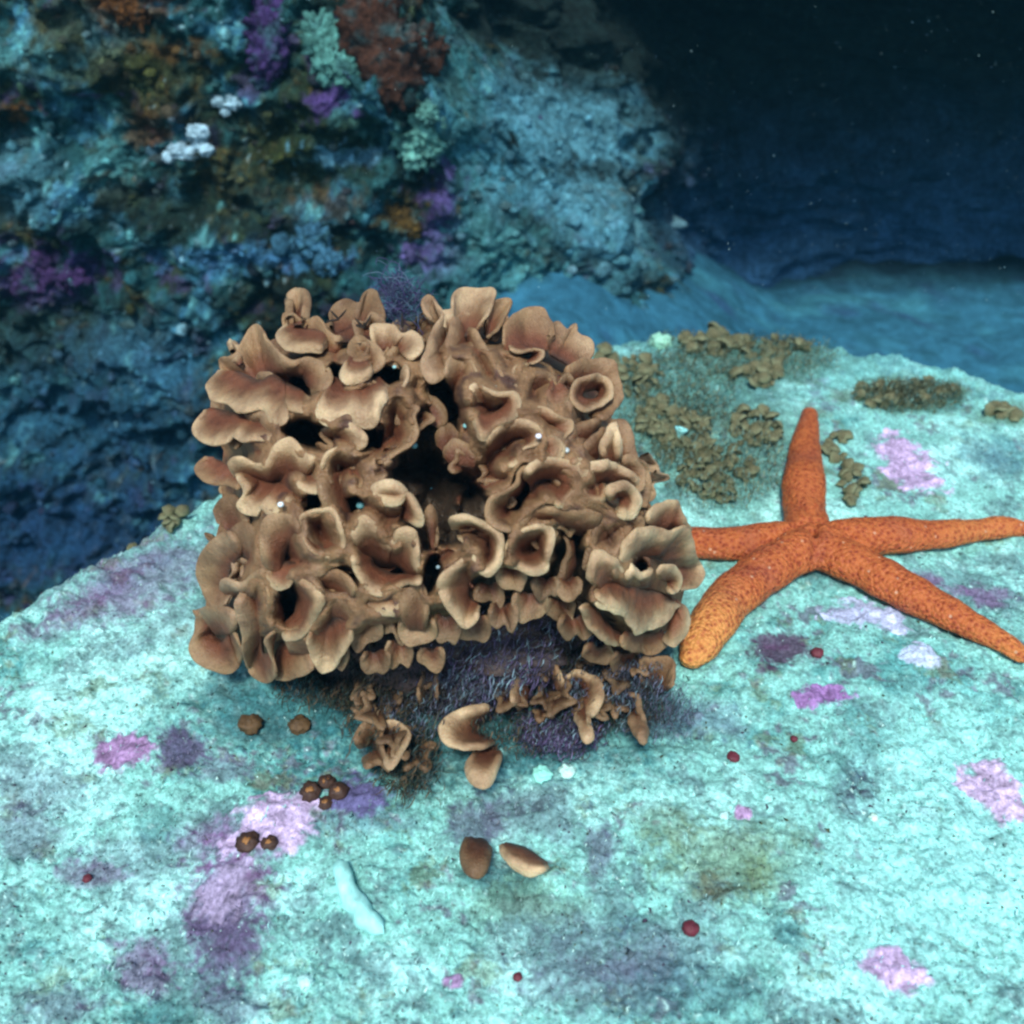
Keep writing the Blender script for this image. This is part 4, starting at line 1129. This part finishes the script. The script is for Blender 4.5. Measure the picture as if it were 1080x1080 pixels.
# loose brown and tan pieces in front
pc = ground_pt(550, 912)
root = empty('broken_frond', pc, 'loose tan broken frond lying on the rock in front of the colony', 'coral piece')
frond([(526, 893), (534, 906), (546, 918), (560, 923), (578, 917)], [(533, 889), (545, 892), (556, 896), (568, 904), (577, 912)], rd=1, rh=6, pale=1, th=2.4, depth=gdepth(.004), parent=root, name='blade')
pc = ground_pt(498, 910)
root = empty('broken_frond', pc, 'dull brown upright broken frond beside the tan one', 'coral piece')
frond([(490, 886), (488, 905), (494, 920), (505, 926), (514, 916), (517, 898)], [(497, 883), (501, 885), (507, 885), (513, 889)], rd=2, rh=8, pale=.1, th=2.4, tone=.62, depth=gdepth(.004), parent=root, name='blade')
for i, (a, b, r, lb) in enumerate([(264, 764, 12, 'dark brown crumpled scrap left of the colony front'), (316, 765, 11, 'brown rounded scrap under the left front lobes')]):
    on_rock(a, b, r, (0.10, 0.06, 0.025), 'weed_scrap', lb, 'seaweed', mat=M_alga, seed=60 + i, lump=.6)

# little turquoise funnel behind the colony
p = ground_pt(714, 466)
rad = [.0004, .0008, .0018, .0036, .0046, .0042, .003, .001]; hz = [-.002, .003, .006, .009, .0105, .0103, .009, .005]
th = np.linspace(0, 2 * math.pi, 20, endpoint=False)
V = np.array([[r * math.cos(t), r * math.sin(t), h] for r, h in zip(rad, hz) for t in th])
o = mesh_np('funnel_alga', V, grid_quads(8, 20, False, True), M_tube, col=np.tile((0.30, 0.80, 0.78), (len(V), 1)))
o.location = p; o.rotation_euler = (R(-12), R(14), 0)
tag(o, 'tiny turquoise funnel standing among the olive algae behind the colony', 'alga')

# glints / pale beads caught in the colony
for i, (a, b, r, dm, cl, lb) in enumerate([
        (296, 532, 4.5, -.012, (.75, .9, .95), 'white bead sitting on a pale lobe at the left of the colony'),
        (437, 470, 5, .012, (.12, .32, .33), 'teal bead deep in the gap in the middle of the colony'),
        (380, 533, 6, .006, (.10, .30, .32), 'teal bead in a hole between the left lobes'),
        (491, 449, 4, .008, (.2, .5, .5), 'small aqua bead in the dark slot beside the pale pair of lobes'),
        (416, 387, 3, .0, (.3, .6, .6), 'tiny aqua bead in the dark hole near the top'),
        (522, 409, 4, -.004, (.3, .5, .5), 'small grey aqua bead above the pale pair of lobes'),
        (568, 460, 4.5, -.010, (.8, .85, .95), 'white bead on the pale lobe in the middle right'),
        (597, 475, 5, -.004, (.45, .55, .55), 'grey bead right of the round pale nub'),
        (462, 598, 3.0, .002, (.25, .38, .42), 'white fleck in the dark gap above the curled lower lobe')]):
    dpt = float(dome(np.array(a), np.array(b))) + dm
    p = at(np.array(a), np.array(b), np.array(dpt))
    r_ = r * .75 / 540 * T * dpt
    tag(ball('bead', p, (r_, r_, r_ * .8), cl, M_glint, i, .2), lb, 'shell', 'pale beads lodged in the colony')

# ------------------------------------------------------------------ olive algae clumps behind
def lobe_mesh(seed):
    n1, n2 = 5, 12
    u = np.linspace(0.02, 1, n1)[:, None]; t = np.linspace(0, 2 * math.pi, n2, endpoint=False)[None, :]
    r = u * (1 + .09 * np.sin(3 * t + seed) + .06 * np.sin(5 * t + seed * 2))
    x = r * np.cos(t); y = r * np.sin(t); z = .7 * (1 - u ** 2) + .12 * np.sin(4 * t + seed) * u ** 2
    top = np.stack([x, y, z], -1); bot = np.stack([x * .9, y * .9, z - .25], -1)[::-1]
    V = np.concatenate([top, bot]).reshape(-1, 3)
    vv = np.concatenate([u[:, 0], u[::-1, 0] * 0 + .3]).repeat(n2)
    c = np.tile(np.array([0.15, 0.15, 0.075]), (len(V), 1))
    c = mix(c, (0.25, 0.30, 0.17), sstep(.6, 1, vv) * .8)
    c = mix(c, (0.05, 0.065, 0.035), sstep(.0, .5, noise(V, 2.3, seed)) * .8)
    o_ = mesh_np('lobe', V, grid_quads(2 * n1, n2, False, True), M_alga, col=c)
    me_ = o_.data
    bpy.data.objects.remove(o_)
    return me_


LM = [lobe_mesh(k) for k in range(5)]
clumps = [(672, 395, 26, 22, 12, 'olive algae clump tucked right against the colony top'), (690, 440, 24, 20, 10, 'olive algae clump beside the colony shoulder'), (722, 462, 30, 26, 14, 'olive algae clump around the tiny funnel'),
          (765, 500, 30, 30, 14, 'biggest olive algae clump nearest the starfish'), (735, 505, 22, 24, 9, 'low olive algae clump between colony and big clump'), (795, 455, 28, 18, 10, 'olive algae clump left of the raised starfish arm'),
          (745, 360, 30, 14, 10, 'olive algae clump on the far rim, left'), (790, 362, 28, 14, 10, 'olive algae clump on the far rim, middle'), (835, 362, 24, 14, 8, 'olive algae clump on the far rim, right'),
          (800, 395, 26, 14, 9, 'olive algae clump just inside the far rim'), (925, 418, 26, 12, 8, 'olive algae clump right of the raised arm tip'), (970, 415, 34, 14, 10, 'wide flat olive algae clump at the back right'),
          (882, 470, 13, 16, 4, 'small olive tuft right of the raised arm'), (898, 512, 13, 22, 5, 'small olive tuft where the raised and right arms meet'), (1022, 374, 18, 10, 5, 'olive tuft on the far rim at right'),
          (970, 368, 14, 10, 4, 'little olive tuft on the far rim beside the right tuft'), (1062, 434, 18, 8, 5, 'pale olive tuft at the right picture edge'), (640, 378, 14, 10, 4, 'olive tuft peeking out over the colony right shoulder'),
          (175, 545, 22, 12, 6, 'greenish tuft left behind the colony on the rim'), (128, 568, 16, 8, 4, 'faint green tuft on the left rim of the rock')]
rr = np.random.default_rng(5)
for ci, (a, b, rx, ry, nl, lb) in enumerate(clumps):
    c = ground_pt(a, b)
    root = empty('alga_clump', c, lb, 'algae', 'olive algae clumps on the rock')
    for k in range(int(nl * 4.4)):
        an = rr.uniform(0, 6.28); q = math.sqrt(rr.uniform(0, 1))
        p = ground_pt(a + rx * q * math.cos(an), b + ry * q * math.sin(an))
        r_ = rr.uniform(3.0, 8.5) / 540 * T * proj(p[None])[2][0]
        o = bpy.data.objects.new('lobe', LM[rr.integers(0, 5)]); COL.objects.link(o)
        o.parent = root
        o.location = Vector(p - c) + Vector((0, 0, r_ * rr.uniform(.2, 1.3)))
        o.rotation_euler = (rr.uniform(-.1, 1.1), rr.uniform(-.7, .7), rr.uniform(-3, 3))
        o.scale = (r_, r_, r_ * rr.uniform(.8, 1.3))


# ------------------------------------------------------------------ filaments
def strands(name, paths, rad, cols, mat, ns=3):
    """thin tubes along polylines; paths (m, k, 3)"""
    paths = np.asarray(paths); m, k, _ = paths.shape
    tn = np.gradient(paths, axis=1); tn /= np.linalg.norm(tn, axis=-1, keepdims=True) + 1e-12
    ref = np.array([0.31, 0.52, 0.8])
    s1 = np.cross(tn, ref); s1 /= np.linalg.norm(s1, axis=-1, keepdims=True) + 1e-12
    s2 = np.cross(tn, s1)
    taper = np.concatenate([np.ones(k - 2), [.8, .25]])[None, :, None, None]
    th = np.linspace(0, 2 * math.pi, ns, endpoint=False)
    rad = np.broadcast_to(np.asarray(rad, float).reshape(-1, 1, 1, 1), (m, 1, 1, 1))
    V = paths[:, :, None, :] + rad * taper * (np.cos(th)[None, None, :, None] * s1[:, :, None, :] + np.sin(th)[None, None, :, None] * s2[:, :, None, :])
    q = grid_quads(k, ns, False, ns > 2)
    Q = (q[None] + (np.arange(m) * k * ns)[:, None, None]).reshape(-1, 4)
    c = np.repeat(np.asarray(cols), k * ns, axis=0)
    return mesh_np(name, V.reshape(-1, 3), Q, mat, col=c)


def walks(start, dirs, k, step, curl, gr):
    P = [start]; d = dirs.copy()
    ax = gr.normal(size=d.shape); ax /= np.linalg.norm(ax, axis=1)[:, None]
    for _ in range(k - 1):
        d = d + np.cross(ax, d) * curl + gr.normal(size=d.shape) * .25
        d /= np.linalg.norm(d, axis=1)[:, None]
        P.append(P[-1] + d * np.asarray(step).reshape(-1, 1))
    return np.stack(P, 1)


gr = np.random.default_rng(77)


def weed(name, label, boxes, n, cols, step=.0022, k=9, rad=.00028, curl=.5, dep=0.0, gmode=False):
    st = []
    per = n // len(boxes)
    for (cx, cy, rx, ry, dm) in boxes:
        a = gr.uniform(0, 6.28, per); q = np.sqrt(gr.uniform(0, 1, per))
        px = cx + rx * q * np.cos(a); py = cy + ry * q * np.sin(a)
        d = plane_depth(px, py, 0.004) - dm * 1e-3 * gr.uniform(.2, 1.4, per)
        st.append(at(px, py, d))
    st = np.vstack(st)
    dr = gr.normal(size=st.shape); dr /= np.linalg.norm(dr, axis=1)[:, None]
    P = walks(st, dr, k, gr.uniform(.6, 1.4, len(st)) * step, curl, gr)
    ci = np.array(cols)[gr.integers(0, len(cols), len(st))] * gr.uniform(.6, 1.25, (len(st), 1))
    o = strands(name, P, gr.uniform(.6, 1.3, len(st)) * rad, np.clip(ci, 0, .95), M_tuft, 2)
    return tag(o, label, 'algae', kind='stuff')


weed('purple_algae', 'tangled fine purple and blue threads under the colony front',
     [(530, 685, 42, 40, 22), (500, 700, 50, 50, 14), (590, 770, 45, 22, 2), (545, 668, 38, 26, 26), (450, 665, 60, 40, 10), (510, 680, 40, 30, 18)], 6000,
     [(.14, .11, .25), (.18, .16, .30), (.09, .085, .18), (.24, .38, .46), (.07, .06, .11), (.07, .06, .05)], rad=.00022, step=.0016, curl=.8)
weed('pale_algae', 'pale bluish thread weed woven between the lower lobes',
     [(500, 705, 40, 36, 26), (645, 725, 50, 22, 16), (410, 665, 60, 24, 22), (690, 745, 40, 30, 6), (440, 740, 40, 40, 14), (640, 700, 60, 20, 18)], 2600,
     [(.16, .28, .34), (.18, .21, .32), (.10, .13, .18), (.07, .08, .12), (.05, .05, .05)], rad=.0002, step=.0017, curl=.8)
weed('dark_algae', 'dark green brown fuzz in the shade at the foot of the colony',
     [(400, 735, 42, 55, 14), (430, 800, 30, 40, 8), (520, 740, 60, 60, 8), (600, 650, 60, 40, 20), (360, 725, 70, 20, 10), (640, 740, 60, 30, 6), (560, 640, 40, 40, 16)], 3500,
     [(.045, .055, .03), (.08, .06, .035), (.03, .06, .05), (.12, .09, .05), (.05, .09, .09)], rad=.00026, step=.0016, curl=.7)
weed('bristle_weed', 'fine dark sprigs on the top of the colony', [(470, 0, 1, 1, 0)], 1, [(.05, .04, .03)]).name = 'bristle_weed'
bpy.data.objects.remove(bpy.data.objects['bristle_weed'])

# the same fuzz growing on the holdfast itself
wgt = np.repeat(np.sin(np.linspace(0.001, math.pi - .001, 60)), 90)
hi = gr.choice(len(HOLD), 26000, p=wgt / wgt.sum())
HS = HOLD[hi] + gr.normal(size=(26000, 3)) * .0012; HS = HS[(HS[:, 1] < C_BASE[1] + .03) & (HS[:, 2] > 0)][:11000]
dr = HS - np.array([C_BASE[0], C_BASE[1] + .02, .01]); dr /= np.linalg.norm(dr, axis=1)[:, None]
dr = dr * .7 + gr.normal(size=dr.shape) * .6; dr /= np.linalg.norm(dr, axis=1)[:, None]
HS = HS + gr.normal(size=HS.shape) * .0015
P = walks(HS, dr, 7, gr.uniform(.0011, .0024, len(HS)), .7, gr)
hx, hy, _ = proj(HS)
vio = sstep(.0, .5, 1 - np.abs(hx - 530) / 90 + 1.2 * noise(HS, 60, 9)) * sstep(610, 670, hy)
pal = np.array([(.045, .05, .03), (.07, .05, .035), (.03, .045, .045), (.025, .03, .03)])[gr.integers(0, 4, len(HS))]
pv_ = np.array([(.12, .10, .22), (.07, .07, .14), (.20, .32, .38), (.13, .12, .20)])[gr.integers(0, 4, len(HS))]
cc = mix(pal, pv_, (gr.uniform(0, 1, len(HS)) < vio).astype(float)) * gr.uniform(.6, 1.4, (len(HS), 1))
o = strands('root_fuzz', P, gr.uniform(.00016, .0003, len(HS)), np.clip(cc, 0, .9), M_tuft, 2)
tag(o, 'dark brown and violet fuzz in the hollow under the colony', 'algae', kind='stuff')

weed('olive_fuzz', 'fine olive fuzz between the algae clumps behind the colony',
     [(760, 480, 75, 55, 4), (700, 430, 50, 60, 4), (800, 375, 90, 24, 3), (960, 415, 60, 16, 3), (720, 400, 60, 50, 4)], 8000,
     [(.15, .16, .08), (.10, .12, .06), (.20, .25, .15), (.16, .32, .28)], rad=.0003, step=.0013, k=6, curl=.6)
# purple sprig on the wall just above the colony, and dark twigs on the crest
st = []
for (a, b) in [(425, 312), (420, 325), (430, 330), (415, 300)]:
    for _ in range(70):
        st.append((a + gr.normal() * 9, b + gr.normal() * 9, .462 + gr.normal() * .006))
st = np.array(st); S0 = at(st[:, 0], st[:, 1], st[:, 2])
dr = gr.normal(size=S0.shape) + np.array([0, 0, .8]); dr /= np.linalg.norm(dr, axis=1)[:, None]
P = walks(S0, dr, 7, np.full(len(S0), .002), .3, gr)
o = strands('violet_sprig', P, .00017, np.clip(np.array([(.06, .05, .15), (.04, .04, .11), (.10, .16, .24)])[gr.integers(0, 3, len(S0))], 0, 1), M_tuft)
tag(o, 'feathery violet blue sprig rising behind the top of the colony', 'algae', kind='stuff')
tw = []
for (a, b, dx, dy) in [(383, 345, -8, -9), (384, 345, 7, -12), (357, 336, -8, -8), (357, 336, 8, -9), (424, 345, 0, -14), (384, 346, 0, -6), (357, 337, -12, 2), (376, 343, 8, 3)]:
    p0 = np.array([a, b, float(dome(np.array(a), np.array(b))) - .002]); pts = [at(*[np.array(v) for v in (a + dx * t, b + dy * t, p0[2] - .003 * t)]) for t in np.linspace(0, 1.1, 5)]
    tw.append(pts)
o = strands('twig_weed', tw, .0005, np.tile((.03, .025, .02), (len(tw), 1)), M_tuft, 5)
tag(o, 'few dark branching twigs standing on the crest of the colony', 'algae')

# turf: short curled threads and flakes all over the ledge
n = 42000
u1 = gr.uniform(0, 1, n)
ty_ = 1 / (1 / (.10 + .25) + u1 * (1 / (.86 + .25) - 1 / (.10 + .25))) - .25
tx_ = gr.uniform(-1.15, 1.15, n) * T * (ty_ * CP + CAM[2] * SP)
den = fbm(np.stack([tx_, ty_, 0 * tx_], -1), 25, 3, 401)
ok = (den > gr.uniform(-.45, .35, n)) & (ty_ < np.interp(tx_, EX, EY) + .01)
tx_, ty_ = tx_[ok], ty_[ok]
tz_ = ledge_height(tx_, ty_)
S0 = np.stack([tx_, ty_, tz_ - .0004], -1)
dr = gr.normal(size=S0.shape); dr[:, 2] = np.abs(dr[:, 2]) * 1.0 + .1; dr /= np.linalg.norm(dr, axis=1)[:, None]
P = walks(S0, dr, 5, gr.uniform(.0004, .0011, len(S0)), .7, gr)
base = ledge_colour(S0)
base = np.clip(base * gr.uniform(.5, 1.6, (len(S0), 1)) + gr.uniform(0, .1, (len(S0), 1)), 0, .95)
o = strands('turf_threads', P, gr.uniform(.00015, .00036, len(S0)), base, M_tuft, 2)
tag(o, 'short pale curled turf threads covering the rock', 'turf', kind='stuff')

# loose grains and crumbs in the turf
n = 34000
u1 = gr.uniform(0, 1, n)
yy_ = 1 / (1 / (.10 + .25) + u1 * (1 / (.86 + .25) - 1 / (.10 + .25))) - .25
xx_ = gr.uniform(-1.15, 1.15, n) * T * (yy_ * CP + CAM[2] * SP)
ok = yy_ < np.interp(xx_, EX, EY) + .01
xx_, yy_ = xx_[ok], yy_[ok]
C0 = np.stack([xx_, yy_, ledge_height(xx_, yy_)], -1)
g4 = np.array([(0, 0, 1.), (.94, 0, -.33), (-.47, .82, -.33), (-.47, -.82, -.33)])
m_ = len(C0)
rot = gr.normal(size=(m_, 4, 3)) * .35
rg = gr.lognormal(-7.6, .38, m_)[:, None, None]
V = C0[:, None, :] + (g4[None] + rot) * rg
tq = np.array([(0, 1, 2), (0, 2, 3), (0, 3, 1), (1, 3, 2)])
Q = (tq[None] + (np.arange(m_) * 4)[:, None, None]).reshape(-1, 3)
cg = ledge_colour(C0) * gr.uniform(.35, 1.5, (m_, 1)) + gr.uniform(0, .05, (m_, 1))
pick = gr.uniform(0, 1, m_)
cg[pick > .93] = (.55, .92, .86); cg[pick < .05] = (.07, .05, .09); cg[(pick > .05) & (pick < .10)] = (.08, .10, .05)
o = mesh_np('turf_grains', V.reshape(-1, 3), Q, M_rock, col=np.clip(np.repeat(cg, 4, 0), .004, .95), tri=True)
tag(o, 'fine grains and crumbs scattered through the pale turf', 'turf', kind='stuff')

# ------------------------------------------------------------------ growths on the wall
wallthings = [
 ('encrusting_sponge', 'violet sponge band at the top of the reef wall', 'sponge', [(283, 12, 18), (285, 35, 19), (282, 60, 18), (278, 82, 13)], (.05, .032, .125)),
 ('encrusting_sponge', 'rusty brown sponge high on the reef wall', 'sponge', [(385, 30, 26), (410, 50, 30), (412, 85, 24), (440, 55, 22), (395, 12, 20), (462, 52, 12)], (.055, .026, .016)),
 ('pale_crust', 'pale green crust left of the rusty sponge', 'crust', [(345, 48, 20), (352, 70, 18), (340, 32, 14), (366, 75, 12)], (.09, .29, .26)),
 ('pale_crust', 'pale green knobbly crust right of the middle of the wall', 'crust', [(430, 150, 16), (447, 138, 16), (440, 160, 15), (452, 152, 14), (449, 120, 10)], (.13, .38, .33)),
 ('shell_cluster', 'cluster of bright white blue shells on the reef wall', 'shell', [(207, 138, 11), (188, 160, 11), (200, 162, 9), (218, 158, 8), (178, 163, 7), (212, 150, 8)], (.36, .60, .72)),
 ('shell_cluster', 'small white shell above the bright cluster', 'shell', [(247, 110, 9), (230, 107, 7), (238, 120, 5)], (.30, .52, .62)),
 ('encrusting_sponge', 'light blue lobed sponge near the wall foot above the colony', 'sponge', [(325, 255, 13), (338, 250, 11), (310, 262, 9), (345, 275, 12)], (.05, .17, .27)),
 ('encrusting_sponge', 'orange brown sponge patch at the top left of the wall', 'sponge', [(125, 5, 16), (145, 8, 14), (135, 18, 10)], (.11, .05, .015)),
 ('encrusting_sponge', 'purple sponge patch on the dark left of the wall', 'sponge', [(55, 285, 18), (30, 300, 16), (78, 292, 12), (45, 275, 10)], (.05, .028, .10)),
 ('encrusting_sponge', 'ochre sponge right of the blue lobes', 'sponge', [(425, 232, 15), (415, 225, 10), (436, 242, 9)], (.08, .055, .015)),
]
for i, (nm, lb, ct, pts, cl) in enumerate(wallthings):
    ws = [wall_pt(a, b) for a, b, _ in pts]
    c0 = np.mean(ws, axis=0)
    Vs, Qs, Cs = [], [], []
    off = 0
    for j, ((a, b, r), p) in enumerate(zip(pts, ws)):
        r_ = r / 540 * T * proj(p[None])[2][0] * 1.05
        na, nb = 26, 36
        p_ = np.linspace(0.02, math.pi - .02, na)[:, None]; t_ = np.linspace(0, 2 * math.pi, nb, endpoint=False)[None, :]
        S_ = np.stack([np.sin(p_) * np.cos(t_), np.sin(p_) * np.sin(t_), np.cos(p_) + 0 * t_], -1).reshape(-1, 3)
        shell = nm == 'shell_cluster'
        lum = .6 if shell else 1.15
        V_ = S_ * np.array([r_, r_ * (.55 if shell else .34), r_ * (.75 if shell else 1)]) * (1 + lum * fbm(S_, 2.2, 5, i * 7 + j, .52))[:, None] + p - c0
        Vs.append(V_); Qs.append(grid_quads(na, nb, False, True)[:, ::-1] + off); off += len(V_)
        c_ = np.tile(np.array(cl), (len(V_), 1)) * (1 + .5 * fbm(S_, 3, 3, j))[:, None]
        if not shell: c_ = mix(c_, (0.03, 0.10, 0.11), sstep(.0, .45, fbm(V_, 70, 4, 91)) * .75)
        Cs.append(c_)
    o = mesh_np(nm, np.vstack(Vs), np.vstack(Qs), M_wall, col=np.clip(np.vstack(Cs), .004, .95))
    o.location = c0
    tag(o, lb, ct)

# nodules and flakes that roughen the wall
n = 2600
idx = gr.integers(0, len(PWf), n * 3)
sel = (WCOL[idx].mean(1) > .022) & (WPX[idx] > -150) & (WPX[idx] < 760) & (WPY[idx] > -80) & (WPY[idx] < 640)
idx = idx[sel][:n]
base_ico = bpy.data.meshes.new('t'); import bmesh
bm = bmesh.new(); bmesh.ops.create_icosphere(bm, subdivisions=2, radius=1); bm.verts.ensure_lookup_table()
iv = np.array([v.co[:] for v in bm.verts]); ifc = np.array([[v.index for v in f.verts] for f in bm.faces]); bm.free()
bpy.data.meshes.remove(base_ico)
m_ = len(idx)
rad = gr.lognormal(-5.85, .45, m_)[:, None, None]
lump = 1 + .5 * noise(iv[None] * 1.3 + gr.uniform(0, 90, (m_, 1, 3)), 1.4, 3)[..., None]
V = PWf[idx][:, None, :] + iv[None] * rad * lump * gr.uniform(.5, 1.4, (m_, 1, 3))
Q = (ifc[None] + (np.arange(m_) * len(iv))[:, None, None]).reshape(-1, 3)
nc_ = WCOL[idx] * gr.uniform(.5, 1.7, (m_, 1)) + gr.uniform(0, .012, (m_, 3))
hot = gr.uniform(0, 1, m_)
nc_[hot > .985] = (.16, .36, .44); nc_[(hot > .95) & (hot < .957)] = (.06, .045, .14)
o = mesh_np('wall_nodules', V.reshape(-1, 3), Q, M_wall, col=np.clip(np.repeat(nc_, len(iv), 0), .003, .9), tri=True)
tag(o, 'small rounded growths and pebbly crusts all over the reef wall', 'encrustation', kind='stuff')

# drifting specks in the water in front of the cave
n = 1500
px = gr.uniform(380, 1120, n); py = 330 - 350 * gr.uniform(0, 1, n) ** 1.5; d = gr.uniform(.55, 1.35, n)
P_ = at(px, py, d)
r_ = np.minimum(gr.lognormal(-8.35, .5, n), .0006)
o4 = np.array([(0, 0, 1), (.94, 0, -.33), (-.47, .82, -.33), (-.47, -.82, -.33)])
t4 = np.array([(0, 1, 2), (0, 2, 3), (0, 3, 1), (1, 3, 2)])
V = P_[:, None, :] + o4[None] * r_[:, None, None]
Q = (t4[None] + (np.arange(n) * 4)[:, None, None]).reshape(-1, 3)
o = mesh_np('drifting_specks', V.reshape(-1, 3), Q, M_glint, col=np.repeat(np.array([(.10, .26, .38), (.16, .34, .40), (.35, .6, .62), (.08, .2, .34)])[gr.integers(0, 4, n)], 4, 0), tri=True, smooth=False)
tag(o, 'tiny pale specks floating in the dark water before the cave', 'particles', kind='stuff')

# ------------------------------------------------------------------ water haze
hz = bpy.data.meshes.new('haze')
x0, x1, y0, y1, z0, z1 = -3.2, 3.4, -1.0, 3.2, -2.1, .85
hz.from_pydata([(x, y, z) for x in (x0, x1) for y in (y0, y1) for z in (z0, z1)], [],
               [(0, 1, 3, 2), (4, 6, 7, 5), (0, 4, 5, 1), (2, 3, 7, 6), (0, 2, 6, 4), (1, 5, 7, 3)])
mh = bpy.data.materials.new('water_haze'); mh.use_nodes = True
ntm = mh.node_tree; ntm.nodes.clear()
out = ntm.nodes.new('ShaderNodeOutputMaterial'); pv = ntm.nodes.new('ShaderNodeVolumePrincipled')
pv.inputs['Color'].default_value = (0.05, 0.34, 0.52, 1)
pv.inputs['Density'].default_value = 0.038
pv.inputs['Anisotropy'].default_value = 0.1
ntm.links.new(pv.outputs[0], out.inputs['Volume'])
hz.materials.append(mh)
ho = bpy.data.objects.new('haze', hz); COL.objects.link(ho)
tag(ho, kind='stuff')
